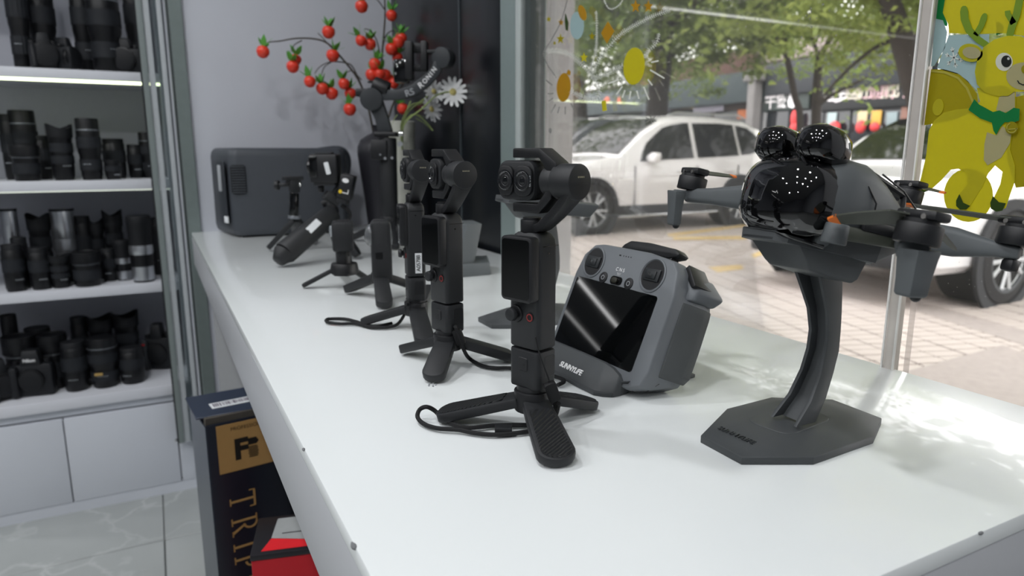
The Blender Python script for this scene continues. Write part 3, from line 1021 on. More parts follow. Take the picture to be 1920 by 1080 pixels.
# second pocket camera
c2 = V((.2340, .5830, .9))
RZ2 = RZ1 - R(5)
y2 = V((-sin(RZ2), cos(RZ2), 0))
s2 = [onpl(853, 612, c2 + y2 * .016, y2), onpl(856, 618, c2 + y2 * .018, y2), onpl(868, 652, c2 + y2 * .020, y2), onz(880, 672, .905), onz(905, 686, .903), onz(930, 690, .903), onz(955, 690, .903), onz(990, 694, .903), onz(1020, 700, .903), onz(1040, 706, .9045), onz(1054, 711, .9055), onz(1057, 716, .904), onz(1046, 722, .903)]
p2 = pocket_camera((c2.x, c2.y), RZ2, [onz(758, 662), onz(810, 722), onz(962, 678)], 'black pocket gimbal camera with lit red record ring, second in the row', lw=(0.019, 0.021, 0.009), hub_z=0.026, gyaw=R(-10), strap=[('wrist_strap', smooth_path(s2, 5), 0.0019)])
MB().prism(rrect(0.015, 0.0085, 0.0018), -0.0025, 0.0025, frame_xy(loc2((0, 0, 0), RZ2, s2[2] - s2[0]), (0, 0.2, 1), loc2(c2, RZ2, (s2[0] + s2[2]) / 2)), 0.0008).build('strap_bead', RUB, p2)
vm = MB()
vq = loc2(c2, RZ2, onz(810, 722, .9095))
for k in range(5):
    a = 2 * pi * k / 5
    vm.cyl((vq.x + .003 * cos(a), vq.y + .003 * sin(a), .0092), (vq.x + .003 * cos(a), vq.y + .003 * sin(a), .0102), .0008, n=6)
vm.build('foot_marking', mat('grey_print', '#9a9da0', 0.5), p2)
# third pocket camera, with a number sticker
c3 = V((.2545, .7290, .9))
RZ3 = RZ1 - R(30)
y3 = V((-sin(RZ3), cos(RZ3), 0))
s3 = [onpl(764, 566, c3 + y3 * .016, y3), onz(758, 590, .912), onz(740, 611, .904), onz(700, 614, .903), onz(668, 607, .903), onz(640, 607, .903), onz(618, 605, .903), onz(611, 601, .903), onz(618, 598, .903), onz(645, 598, .903), onz(668, 603, .904), onz(700, 612, .903), onz(735, 606, .904)]
p3_ = pocket_camera((c3.x, c3.y), RZ3, [onz(680, 611), onz(798, 652), onz(800, 545)], 'black pocket gimbal camera with white number sticker on its side', lw=(0.019, 0.021, 0.009), hub_z=0.026, gyaw=R(7), strap=[('wrist_strap', smooth_path(s3, 5), 0.0019)], sticker='A05788')


# ------------------------------------------------------------------ mini tripods with other cameras
def mini_tripod(t, c, feet, hub_z, w=0.013, th=0.007, hub_r=0.011, z_top=None, m=BLK2):
    MB().cyl((0, 0, hub_z - 0.007), (0, 0, hub_z + 0.008), hub_r * 1.15, hub_r, 20, 0.0015).cyl((0, 0, hub_z), (0, 0, z_top or hub_z + 0.02), hub_r * 0.62, n=16).build('tripod_hub', BLK, t)
    for f in feet:
        q = V(f) - V((c[0], c[1], Z0))
        q.z = th / 2 + 0.0006
        d = V((q.x, q.y, 0)).normalized()
        leg(t, d * hub_r * 0.6 + V((0, 0, hub_z)), q, w * 0.95, w * 1.1, th, m)


# 360 camera on a mini tripod
c4 = V((.2655, .9050, .9))
t4 = thing('panorama_camera', (c4.x, c4.y, Z0), 'slim dark camera with bulging clear fisheye lens on mini tripod', 'camera')
mini_tripod(t4, c4, [onz(652, 550), onz(722, 582), onz(792, 549)], 0.032, 0.020, 0.011, 0.012, 0.05)
k4 = M.Rotation(R(-17), 4, 'Z')
pb = MB().prism(rrect(0.0275, 0.086, 0.007), -0.0160, 0.0160, k4 @ frame_xy((1, 0, 0), (0, 0, 1), (0.003, 0, 0.0680)), 0.004).build('body', BLK2, t4)
for s, nm in ((-1, 'front_lens'), (1, 'rear_lens')):
    MB().lathe([(0.0155, 0), (0.0155, 0.0015), (0.0145, 0.002), (0.0138, 0.0035), (0.0115, 0.0080), (0.0075, 0.0115), (0.003, 0.0132), (0, 0.0135)], 28, k4 @ frame((s, 0, 0), o=(0.003 + s * 0.0125, 0, 0.090)) @ M.Diagonal((1.12, 1.12, .72 if s < 0 else .22, 1))).build(nm, mat('fisheye_glass', '#c8ccd0', 0.03, trans=0.85, coat=1.0), t4)
MB().prism(rrect(0.013, 0.018, 0.003), 0, 0.001, k4 @ frame_xy((0, -1, 0), (0, 0, 1), (-0.0098, 0, 0.060)), 0.0003, 1).build('touch_screen', mat('pale_screen', '#b7bfc2', 0.1), pb)
MB().box((0, -0.0157, 0.064), (0.010, 0.0006, 0.010), 0.0002, seg=1, mtx=k4).build('side_cover', BLK, pb)

# action camera on a small splayed tripod
c5 = V((.2440, 1.018, .9))
t5 = thing('action_camera', (c5.x, c5.y, Z0), 'small cube action camera seen from its side on splayed tripod', 'camera')
mini_tripod(t5, c5, [onz(567, 541), onz(690, 528), onz(628, 500)], 0.030, 0.013, 0.006, 0.019, 0.060)
MB().cyl((0, 0, 0.02), (0, 0, 0.036), 0.021, 0.015, 6, 0.002).build('hub_skirt', BLK2, t5)
k5 = M.Rotation(R(-14), 4, 'Z')
bd5 = MB().box((0, 0, 0.0785), (0.031, 0.038, 0.044), 0.004, mtx=k5).build('body', BLK2, t5)
MB().cyl((-0.014, 0.0, 0.086), (-0.0185, 0.0, 0.086), 0.0085, n=22, bev=0.0008, ).build('lens', mat('action_lens', '#9aa0a4', 0.06, coat=1), t5)
MB().box((0, 0, 0.1008), (0.020, 0.012, 0.0016), 0.0006, mtx=k5).build('shutter_button', BLK, bd5)
MB().box((0.0, 0, 0.053), (0.018, 0.020, 0.010), 0.002, mtx=k5).build('quick_mount', BLK, t5)

# grip tripod with camera cage and tilted battery box
c6 = V((.2500, 1.332, .9))
t6 = thing('tripod_grip_camera', (c6.x, c6.y, Z0), 'boxy action camera on chunky tripod grip with slanted thick leg', 'camera')


def w6(px, py, dy=0.0):
    """point on the plane through the tripod that faces the viewer"""
    return onpl(px, py, V((c6.x, c6.y, 1)) + FW * dy, (FW.x, FW.y, 0)) - V((c6.x, c6.y, Z0))


apex = w6(622, 402)
ft = onz(518, 503) - V((c6.x, c6.y, Z0))
ax = (ft - apex).normalized()
gl = MB().cyl(apex - ax * 0.004, ft - ax * 0.022 + V((0, 0, 0.012)), 0.0185, 0.0215, 28, 0.004)
gl.cyl(ft - ax * 0.024 + V((0, 0, 0.012)), ft - ax * 0.004 + V((0, 0, 0.0085)), 0.0212, 0.0105, 28, 0.003)
gl = gl.build('grip_leg', BLK2, t6)
side6 = ax.cross(V((FW.x, FW.y, 0))).normalized()
q6 = apex * 0.62 + ft * 0.38
MB().prism(rrect(0.030, 0.013, 0.001), 0.0185, 0.0205, frame_xy(ax, side6, q6 + V((0, 0, .006))) if frame_xy(ax, side6).col[2].xyz.dot(FW) < 0 else frame_xy(ax, -side6, q6 + V((0, 0, .006))), 0.0003, 1).build('price_sticker', LBL, gl, label='white price sticker')
for f in ((672, 486), (640, 478)):
    q = onz(*f) - V((c6.x, c6.y, Z0))
    q.z = 0.006
    leg(t6, apex + V((0.0, 0, -0.004)), q, 0.024, 0.022, 0.013, BLK2)
MB().ball(apex + V((0, 0, 0.006)), 0.014, 18).cyl(apex, apex + V((0, 0, 0.028)), 0.012, 0.010, 18, 0.002).build('ball_head', BLK, t6)
MB().box(w6(622, 372), (0.030, 0.026, 0.018), 0.003, rot=Quaternion((0, 1, 0), R(35)).to_matrix()).build('clamp_block', BLK2, t6)
MB().cyl(w6(604, 383), w6(640, 366), 0.006, n=12, bev=0.001).cyl(w6(598, 352), w6(606, 352), 0.009, n=14, bev=0.001).build('clamp_knob', BLK, t6)
MB().tube(smooth_path([w6(640, 385), w6(655, 398), w6(655, 410), w6(645, 418)], 4), 0.0035, 8).build('safety_loop', RUB, t6)
k6 = frame_xy((RT.x, RT.y, 0), (0, 0, 1), w6(611, 316))
cg = MB().box((0, 0, 0), (0.051, 0.053, 0.040), 0.004, mtx=k6).build('camera_body', BLK, t6)
MB().box((-0.018, 0.004, 0.0), (0.016, 0.040, 0.043), 0.003, mtx=k6).cyl((k6 @ V((-0.027, 0.004, 0))), (k6 @ V((-0.032, 0.004, 0))), 0.013, n=20, bev=0.001).build('lens_block', BLKG, t6)
MB().box((0.0, 0.0275, 0.004), (0.030, 0.004, 0.022), 0.001, mtx=k6).build('top_plate', BLK2, t6)
MB().box((0.0, -0.028, 0.0), (0.040, 0.006, 0.034), 0.002, mtx=k6).build('bottom_plate', BLK2, t6)
MB().prism(rrect(0.0085, 0.0225, 0.002), 0.0200, 0.0206, k6 @ M.Translation((0.008, 0.001, 0)) @ M.Rotation(R(12), 4, 'Z')).build('white_sticker', LBL, cg, label='white rounded sticker')
k6b = frame_xy((RT.x, RT.y, 0), (0, 0, 1), w6(650, 350)) @ M.Rotation(R(-14), 4, 'Z')
bx = MB().box((0, 0, 0), (0.026, 0.046, 0.030), 0.003, mtx=k6b).build('side_box', BLK, t6)
MB().prism(ell(0, 0, 0.0062, 0.0042, 20), 0.0151, 0.0154, k6b @ M.Translation((-0.001, 0.012, 0))).build('white_emblem', WHT, bx)
MB().prism(ell(0, 0, 0.0032, 0.0036, 16), 0.0151, 0.0154, k6b @ M.Translation((-0.0065, -0.010, 0))).build('yellow_dot', mat('yellow_dot', '#e2c32a', 0.5), bx)
MB().prism([(-0.004, -0.0015), (0.006, -0.0015), (0.006, 0.005), (0.0075, 0.005), (0.0075, -0.003), (-0.004, -0.003)], 0.0151, 0.0154, k6b @ M.Translation((0.001, -0.0085, 0))).build('white_line', WHT, bx)
MB().box((-0.002, -0.027, 0), (0.020, 0.010, 0.022), 0.002, mtx=k6b).build('box_mount', BLK2, t6)
MB().tube([w6(640, 345), w6(632, 355), w6(626, 365)], 0.006, 8).build('side_arm', BLK2, t6)

# selfie stick tripod behind it
c7 = V((.2300, 1.47, .9))
t7 = thing('selfie_stick', (c7.x, c7.y, Z0), 'black folding selfie stick on tripod legs before the power station', 'tripod')


def w7(px, py):
    return onpl(px, py, V((c7.x, c7.y, 1)), (FW.x, FW.y, 0)) - V((c7.x, c7.y, Z0))


MB().cyl(w7(551, 406), w7(552, 362), 0.0095, n=20, bev=0.001).build('tube', BLKG, t7)
MB().cyl(w7(552, 410), w7(552, 404), 0.0125, n=20, bev=0.001).build('collar', mat('grey_collar', '#8c9096', 0.3, metal=0.6), t7)
MB().box(w7(552, 349), (0.020, 0.016, 0.026), 0.002).box(w7(549, 334), (0.040, 0.020, 0.008), 0.0015).box(w7(550, 341), (0.028, 0.012, 0.006), 0.001).build('camera_mount', BLK2, t7)
MB().cyl(w7(518, 347), w7(556, 345), 0.0045, n=12).cyl(w7(516, 347), w7(523, 347), 0.0105, n=8, bev=0.001).build('clamp_screw', BLK2, t7)
MB().cyl(w7(562, 347), w7(565, 347), 0.004, n=10).build('screw_cap', CHROME, t7)
for f in ((503, 471), (590, 455), (556, 440)):
    q = onz(*f) - V((c7.x, c7.y, Z0))
    q.z = 0.0056
    leg(t7, w7(552, 412), q, 0.022, 0.020, 0.010, BLK2)
lq = w7(552, 412) * 0.45 + (onz(503, 471) - V((c7.x, c7.y, Z0))) * 0.55
MB().box(lq + V((0.004, -0.006, 0.008)), (0.022, 0.003, 0.004), 0.0005, rot=Quaternion((0, 1, 0), R(-50)).to_matrix()).build('side_label', LBL, t7)

# ------------------------------------------------------------------ power station
PSM = mat('slate_grey_case', '#41454b', 0.5, noise=0.04, bump=0.05, bscale=1500)
PSD = mat('charcoal_case', '#2c3036', 0.5, noise=0.04)
t8 = thing('power_station', (.300, 1.83, .9), 'big dark grey portable power station with rounded edges and side vents', 'battery')
pso = [(-.140, -.078), (-.126, -.092), (.122, -.092), (.137, -.074), (.137, .080), (.128, .088), (-.160, .088), (-.166, .082)]
rings = []
for z, s, dz in ((0.004, .955, 0), (0.010, .985, 0), (0.022, 1.0, 0), (0.190, 1.0, 0), (0.201, .985, 0), (0.2085, .955, 0), (0.211, .91, 0)):
    rings.append([V((x * s, y * (1 - (1 - s) * 1.4), z)) for x, y in pso])
ps = MB().loft(rings, bev=0.006).build('case', PSM, t8)
vt = MB()
vx = ony(447, 337, 1.738)
MB().prism(rrect(0.034, 0.068, 0.006), 0, 0.0015, frame_xy((1, 0, 0), (0, 0, 1), (vx.x - 0.300, -0.0925, vx.z - 0.9)), 0.0005, 1).build('vent_recess', mat('vent_dark', '#14171b', 0.7), ps)
for k in range(11):
    MB().box((vx.x - .300, -.0945, vx.z - .9 - .030 + k * .006), (0.030, 0.003, 0.0026), 0.0004, seg=1).build('vent_slat', PSM, ps)
MB().box((-.1555, 0.002, 0.105), (0.006, 0.150, 0.150), 0.004, rot=R(4.5)).build('front_panel', PSD, t8)
MB().box((-.158, -0.045, 0.140), (0.006, 0.020, 0.062), 0.002, rot=R(4.5)).build('display', mat('pale_display', '#a9adb1', 0.3), t8)
MB().box((-.152, -0.066, 0.043), (0.004, 0.022, 0.016), 0.001, rot=R(12)).build('socket_label', LBL, t8)
MB().tube(smooth_path([V((.06, -.06, .198)), V((.125, -.055, .205)), V((.150, -.03, .180)), V((.146, .0, .12)), V((.138, .02, .10))], 5), [0.012] * 21, 10).build('carry_handle', PSM, t8)
MB().box((0, 0, 0.002), (0.24, 0.15, 0.004)).build('rubber_feet', RUB, t8)

# ------------------------------------------------------------------ black vase with berry branches
vc = V((.540, 1.79, .9))
t9 = thing('vase', vc, 'tall matt black vase in the window corner holding berry branches', 'vase')
VAS = mat('matt_black_vase', '#26262b', 0.4, noise=0.05)
MB().lathe([(0, 0.0), (0.036, 0.0), (0.040, 0.004), (0.047, 0.08), (0.056, 0.15), (0.0615, 0.195), (0.060, 0.215), (0.052, 0.232), (0.034, 0.244), (0.022, 0.250), (0.0205, 0.262), (0.024, 0.270), (0.021, 0.270), (0.018, 0.262), (0.018, 0.240), (0, 0.235)], 40).build('body', VAS, t9)

STEM = mat('brown_twig', '#4b4740', 0.7)
BERRY = mat('red_berry', '#ee4a30', 0.32, noise=0.2, scale=14, coat=0.3, col2='#cc2a20')
LEAF = mat('green_leaf', '#6db54a', 0.5, noise=0.2, scale=30, col2='#3f8433')


def w9(px, py, dy=0.0):
    return ony(px, py, vc.y + dy) - vc


bt = thing('berry_branch', vc + V((0, 0, .05)), 'bare brown branch with round red berries standing in black vase', 'branch')
BO = V((0, 0, -.05))
stems = [
    ([(705, 275), (690, 200), (672, 150), (640, 108), (615, 82), (590, 73), (555, 72), (525, 77), (505, 79), (496, 84)], 0, .0032, .0012),
    ([(640, 108), (622, 90), (606, 72), (596, 62)], 0, .0016, .001),
    ([(566, 76), (552, 84), (546, 96)], 0, .0015, .001),
    ([(690, 190), (664, 130), (648, 118), (620, 116), (600, 125), (590, 138)], .01, .002, .001),
    ([(620, 117), (608, 126), (602, 143)], .01, .0014, .001),
    ([(678, 150), (660, 133), (645, 140), (640, 150)], -.01, .0014, .0009),
    ([(712, 270), (716, 180), (716, 110), (720, 60), (722, 20), (720, -20)], .01, .0034, .0018),
    ([(721, 18), (712, 5), (700, -8)], .01, .0018, .0012),
    ([(717, 95), (722, 70), (734, 58), (748, 60), (760, 72)], .01, .002, .001),
    ([(712, 100), (706, 75), (695, 58), (684, 54)], .0, .0018, .001),
    ([(715, 270), (735, 200), (765, 140), (790, 90), (820, 40), (850, 20), (878, 20), (890, 28)], .0, .003, .0012),
    ([(805, 62), (795, 66), (786, 72)], .0, .0015, .001), ([(800, 85), (822, 98), (835, 92), (845, 95)], .0, .0015, .001)]
for pts, dy, r0, r1 in stems:
    sp = smooth_path([w9(px, py, dy - 0.02 * k / len(pts)) for k, (px, py) in enumerate(pts)], 4)
    sp = [p + BO for p in sp]
    MB().tube(sp, [r0 + (r1 - r0) * k / (len(sp) - 1) for k in range(len(sp))], 7).build('stem', STEM, bt)
# stems continue down into the vase
MB().tube([BO + V((0, 0, .15)), BO + w9(705, 275)], .003, 7).build('stem', STEM, bt)
bmesh_b = MB().lathe([(0, -0.0128), (0.004, -0.0125), (0.009, -0.0098), (0.0128, -0.003), (0.0132, 0.002), (0.0115, 0.0075), (0.007, 0.0108), (0.003, 0.0112), (0.0, 0.0100)], 18).mesh('berry', BERRY)
lm = MB()
for a, el in ((0, 58), (130, 48), (245, 70), (60, 35)):
    d = V((cos(R(a)) * cos(R(el)), sin(R(a)) * cos(R(el)), sin(R(el))))
    s_ = V((-sin(R(a)), cos(R(a)), 0))
    o_ = V((0, 0, .0105))
    lm.prism([(0, -.001), (.009, -.0066), (.018, -.0060), (.030, 0), (.018, .0060), (.009, .0066), (0, .001)], -.0003, .0003, frame_xy(d, s_, o_))
leaf_me = lm.mesh('leaf_sprig', LEAF)
berries = [(493, 97), (616, 60), (554, 112), (549, 125), (624, 104), (581, 153), (604, 166), (622, 175), (645, 157), (657, 175), (656, 205), (677, 76), (694, 83), (678, 12), (734, 29), (747, 79), (734, 92), (745, 108), (703, 120), (697, 140), (712, 139), (722, 140), (729, 150), (738, 156), (755, 204), (782, 182), (833, 35), (820, 54), (895, 50), (817, 89), (844, 113), (822, 147), (708, 148), (752, 72)]
cen = []
for i, (px, py) in enumerate(berries):
    dy = -.025 + .02 * ((i * 7) % 5) / 4
    if (px, py) in ((782, 182), (755, 204)):
        dy = .0
    q = w9(px, py, dy) + BO
    b_o = bpy.data.objects.new('berry', bmesh_b)
    COL.objects.link(b_o)
    b_o.parent = bt
    b_o.location = q
    s = 1.14 + .08 * sin(i * 2.1)
    b_o.rotation_euler = (.25 * sin(i), .25 * cos(i * 1.7), i)
    b_o.scale = (s, s, s * 1.02)
    if i not in (21, 22, 32):
        l_o = bpy.data.objects.new('leaf_sprig', leaf_me)
        COL.objects.link(l_o)
        l_o.parent = bt
        l_o.location = q
        l_o.rotation_euler = (.25 * sin(i), .2 * cos(i * 1.7), i * 1.3)

# white daisies in a pale pot behind the vase
dc = V((.545, 1.63, .9))
dp = thing('flower_pot', dc, 'narrow pale ceramic pot half hidden behind the black vase', 'pot')
MB().lathe([(0, 0), (.026, 0), (.028, .01), (.030, .20), (.033, .272), (.031, .274), (.028, .262), (.026, .2), (0, .19)], 28).build('body', mat('pale_ceramic', '#b9bab0', 0.4), dp)
df = thing('daisy_bunch', dc + V((0, 0, .2)), 'bunch of white daisies on green stems in the pale pot', 'flower')
DST = mat('pale_green_stem', '#93a365', 0.5)
PET = mat('white_petal', '#ffffff', 0.6)


def wd(px, py, y=1.55):
    return ony(px, py, y) - dc - V((0, 0, .2))


for (pts, y) in (([(755, 235), (770, 205), (795, 192), (808, 205)], 1.50), ([(752, 235), (768, 200), (790, 190), (812, 170)], 1.50), ([(757, 235), (790, 205), (820, 178), (847, 172)], 1.43), ([(754, 235), (775, 215), (795, 225), (812, 245)], 1.50), ([(756, 235), (764, 205), (770, 190)], 1.56)):
    MB().tube(smooth_path([V((0, 0, .0))] + [wd(px, py, y) for px, py in pts], 4), .0017, 7).build('stem', DST, df)
for (px, py, y, sc_, fx) in ((808, 205, 1.50, 1.15, .3), (813, 172, 1.50, 1.05, .1), (849, 173, 1.43, 1.3, -.2)):
    fm = MB()
    ctr = wd(px, py, y)
    k = frame(V((fx, -.8, .15)), o=ctr) @ M.Diagonal((sc_, sc_, sc_, 1))
    for j in range(14):
        a = 2 * pi * j / 14
        fm.prism([(.004, -.0018), (.014, -.0034), (.024, -.0024), (.0265, 0), (.024, .0024), (.014, .0034), (.004, .0018)], -.0004, .0004, k @ M.Rotation(a, 4, 'Z') @ M.Rotation(R(-14 + 8 * (j % 2)), 4, 'Y'))
    f_o = fm.build('flower_head', PET, df)
    MB().ball((0, 0, .002), (.006, .006, .003), 12, mtx=k).build('flower_eye', mat('flower_eye', '#cfc27a', 0.6), f_o)
MB().ball(wd(835, 171, 1.46), .006, 12).build('bud', PET, df)
for (x0, y0, x1, y1) in ((780, 222, 810, 245), (770, 215, 800, 222), (745, 215, 735, 235)):
    a_, b_ = wd(x0, y0, 1.52), wd(x1, y1, 1.52)
    MB().tube([a_, (a_ + b_) / 2 + V((0, 0, .004)), b_], [.003, .0025, .0006], 6, flat=.35).build('leaf', DST, df)

# ------------------------------------------------------------------ big gimbal stabiliser before the vase
gc = V((.405, 1.50, .9))
t10 = thing('gimbal_stabilizer', gc, 'large black three axis handheld gimbal standing before the black vase', 'gimbal')
NG = V((FW.x, FW.y, 0)).normalized()


def wg(px, py, d=0.0):
    return onpl(px, py, gc + NG * d, NG) - gc


def strut(name, pts, w, th, m=BLK2, d=0.0, par=t10, bev=.003):
    """bar along picture points on the gimbal's own plane"""
    P = [wg(px, py, d) for px, py in pts]
    rr = []
    for i, p in enumerate(P):
        a, b = P[max(0, i - 1)], P[min(len(P) - 1, i + 1)]
        dd = (b - a).normalized()
        n2 = dd.cross(NG).normalized()
        ww = w[i] if isinstance(w, (list, tuple)) else w
        rr.append([p + n2 * s1 * ww / 2 + NG * s2 * th / 2 for s1, s2 in ((1, 1), (-1, 1), (-1, -1), (1, -1))])
    return MB().loft(rr, bev=bev).build(name, m, par)


hb = wg(727, 300)
MB().cyl((hb.x, hb.y, .055), wg(727, 258), .0185, .019, 28, .003).build('handle', BLK2, t10)
strut('control_panel', [(712, 262), (712, 300)], .035, .030, BLK, -.012)
kn = MB()
for (px, py, r) in ((722, 297, .003), (735, 296, .003), (750, 270, .006), (713, 290, .002)):
    kn.cyl(wg(px, py, -.024), wg(px, py, -.031), r, n=12)
kn.build('buttons', mat('grey_button', '#8f9296', 0.3), t10)
MB().cyl((hb.x, hb.y, .040), (hb.x, hb.y, .062), .020, n=24, bev=.003).build('tripod_hub', BLK, t10)
for f in ((660, 451), (742, 470), (770, 440)):
    q = onz(*f) - gc
    q.z = .0066
    d_ = (V((q.x, q.y, 0)) - V((hb.x, hb.y, 0))).normalized()
    leg(t10, V((hb.x, hb.y, .047)) + d_ * .012, q, .022, .018, .012, BLK2, point=.3)
strut('pan_base', [(704, 252), (745, 252)], .010, .045, BLK)
MB().cyl(wg(748, 250, -.01), wg(756, 250, -.01), .006, n=14).build('lock_lever', CHROME, t10)
strut('pan_arm', [(724, 250), (716, 222), (706, 196), (694, 178)], [.030, .028, .032, .034], .020, DGR)
m1 = MB().cyl(wg(696, 186, -.022), wg(696, 186, .022), .0235, n=36, bev=.002).build('roll_motor', DGR, t10)
strut('roll_bracket', [(668, 174), (690, 174)], .017, .022, BLK)
MB().cyl(wg(700, 158, 0), wg(728, 170, 0), .017, .018, 24, .002).box(wg(706, 154), (.034, .02, .004), .001).build('arm_lock', BLK, t10)
ra = strut('roll_arm', [(716, 178), (748, 178), (775, 170), (800, 152), (818, 132), (826, 110)], [.022, .022, .024, .024, .022, .020], .016, DGR, -.006)
MB().cyl(wg(826, 108, -.018), wg(838, 110, .014), .0215, n=32, bev=.002).build('tilt_motor', DGR, t10)
strut('camera_plate', [(768, 150), (768, 78)], .016, .034, BLK)
strut('camera_plate', [(796, 134), (796, 78)], .014, .034, BLK)
strut('plate_bridge', [(770, 90), (800, 90)], .020, .012, BLK2, .01)
strut('plate_bridge', [(772, 128), (800, 128)], .012, .020, BLK2, .01)
strut('top_clamp', [(800, 98), (832, 98)], .008, .030, BLK2)
gcam = MB().box((0, 0, 0), (.030, .048, .030), .003, mtx=frame_xy((RT.x, RT.y, 0), (0, 0, 1), wg(753, 134))).build('camera_dummy', BLKG, t10)
MB().ball(wg(745, 125, -.0155), .0025, 8).ball(wg(742, 138, -.0155), .003, 8).build('glint_screw', CHROME, gcam)
# lettering follows the curved roll arm
for s, px, py, ang, sz in (('R', 789, 160, 33, .017), ('O', 797, 152, 38, .013), ('N', 804, 144, 44, .013), ('I', 809, 138, 47, .013), ('N', 814, 131, 50, .013)):
    kk = frame_xy((RT.x, RT.y, 0), (0, 0, 1), wg(px, py, -.0152)) @ M.Rotation(R(ang), 4, 'Z')
    text_mesh('lettering', s, sz, kk, WHT, ra, .0002, bold=.0003)
text_mesh('lettering', 'RS', .019, frame_xy((RT.x, RT.y, 0), (0, 0, 1), wg(768, 174, -.0152)) @ M.Rotation(R(18), 4, 'Z'), mat('grey_print', '#9a9da0', 0.5), ra, .0002, bold=.0003)


# ------------------------------------------------------------------ drone stands (octagon foot, curved column, cradle)
STAND = mat('stand_grey', '#414446', 0.5, noise=0.05, bump=0.04, bscale=2500)
S_ORG = V((.4, .32, .9))


def drone_stand(name, org, label, m, lettering=True):
    t = thing(name, org, label, 'stand')
    octp = [onz(*q) - S_ORG for q in ((1313, 830), (1390, 872), (1525, 872), (1637, 832), (1652, 797), (1560, 761), (1445, 757), (1362, 779))]
    ctr = sum(octp, V()) / 8
    low = [V((p.x, p.y, 0)) for p in octp]
    mid = [V((p.x, p.y, .0055)) for p in octp]
    top = [ctr * .42 + p * .58 for p in octp]
    top = [V((p.x, p.y, .0115)) for p in top]
    MB().loft([low, mid, top], bev=.0006).build('base', m, t)
    MB().prism(rrect(.056, .036, .010), .0110, .0120, M.Translation((-.008, .002, 0)) @ M.Rotation(R(8), 4, 'Z'), .0004, 1).build('column_socket', m, t)
    if lettering:
        lp = onz(1380, 817, .9088)
        lx = onz(1408, 829, .9075) - onz(1356, 806, .9075)
        ln_ = onpl(1380, 817, lp, (0, 0, 1))
        text_mesh('lettering', 'SUNNYLIFE', .0062, frame_xy(lx, onz(1390, 800, .909) - onz(1370, 834, .907), lp - S_ORG + V((0, 0, .0006))), mat('embossed_grey', '#35383a', 0.5), t, .0004)
    # column: curved channel of two cheeks and a web between them
    prof = []
    for pl_, pr_, y in ((1485, 1578, 497), (1500, 1578, 540), (1513, 1577, 580), (1517, 1575, 620), (1512, 1572, 655), (1500, 1562, 695), (1477, 1548, 742), (1443, 1529, 786)):
        a = ony((pl_ + pr_) / 2, y, .316) - S_ORG
        tw = (pr_ - pl_)
        hy = .0068 + .0035 * (abs(y - 640) / 150) ** 1.5
        wx = max(.010, (tw - hy * 2 * 2370) / 1940)
        prof.append((a.x, a.z, wx, hy))
    prof = [(x, max(z, .0105), w, h) for x, z, w, h in prof]
    yc = -.004
    for s in (-1, 1):
        rr = []
        for x, z, w, hy in prof:
            y = yc + s * hy
            rr.append([V((x - w / 2, y - .0014, z)), V((x - w / 2, y + .0014, z)), V((x + w / 2, y + .0014, z)), V((x + w / 2, y - .0014, z))])
        MB().loft(rr, bev=.0005).build('column_cheek', m, t)
    MB().loft([[V((x + w * .02, yc - hy, z)), V((x + w * .02, yc + hy, z)), V((x + w * .02 + .003, yc + hy, z)), V((x + w * .02 + .003, yc - hy, z))] for x, z, w, hy in prof]).build('column_web', m, t)
    # cradle: trough with raised sides, tilted nose up
    kc = frame_xy((.957, -.165, -.235), (0, 1, 0), (-.056, -.002, .1500))

    def cpt(u, v, w):
        return kc @ V((u, v, w))
    MB().loft([[cpt(.012, -.023, -.003), cpt(.012, .023, -.003), cpt(.064, .030, -.001), cpt(.064, -.030, -.001)],
               [cpt(.026, -.021, -.015), cpt(.026, .021, -.015), cpt(.062, .027, -.017), cpt(.062, -.027, -.017)],
               [cpt(.030, -.019, -.018), cpt(.030, .019, -.018), cpt(.060, .025, -.020), cpt(.060, -.025, -.020)]], bev=.001).build('cradle_block', m, t)
    fl_o = [(0, -.015), (.005, -.0225), (.020, -.0255), (.031, -.0330), (.066, -.0335), (.066, .0335), (.031, .0330), (.020, .0255), (.005, .0225), (0, .015)]
    hh = [.0025, .0025, .003, .0105, .0085, .0085, .0105, .003, .0025, .0025]
    tr = MB().prism(fl_o, -.0045, -.0018, kc, .0006)
    N_ = len(fl_o)
    for i in range(N_):
        if i == 4:
            continue
        a, b = V(fl_o[i]), V(fl_o[(i + 1) % N_])
        c_ = V((.036, 0))
        ia, ib = a + (c_ - a).normalized() * .0018, b + (c_ - b).normalized() * .0018
        tr.loft([[cpt(a.x, a.y, -.0045), cpt(ia.x, ia.y, -.0045), cpt(ia.x, ia.y * 1.03, hh[i]), cpt(a.x, a.y * 1.05, hh[i])],
                 [cpt(b.x, b.y, -.0045), cpt(ib.x, ib.y, -.0045), cpt(ib.x, ib.y * 1.03, hh[(i + 1) % N_]), cpt(b.x, b.y * 1.05, hh[(i + 1) % N_])]])
    tr.build('cradle', m, t)
    return t


ds = drone_stand('drone_stand', S_ORG, 'dark grey drone stand with curved column and octagon base, holding the drone', STAND)
ds2 = drone_stand('drone_stand', S_ORG + V((.008, .392, 0)), 'empty dark grey drone stand behind the nearest pocket camera', mat('stand_grey_light', '#4d5052', 0.5, noise=0.05), False)
so2 = V((.408, .712, .9))
rp = [onpl(px, py, V((.43, .70, 1.0)), (FW.x, FW.y, 0)) - so2 for px, py in ((1030, 384), (1060, 379), (1125, 386), (1107, 408), (1040, 403))]
MB().loft([[p for p in rp], [p + V((.012, .026, .001)) for p in rp]], bev=.0012).build('rear_tongue', MATS['stand_grey_light'], ds2)

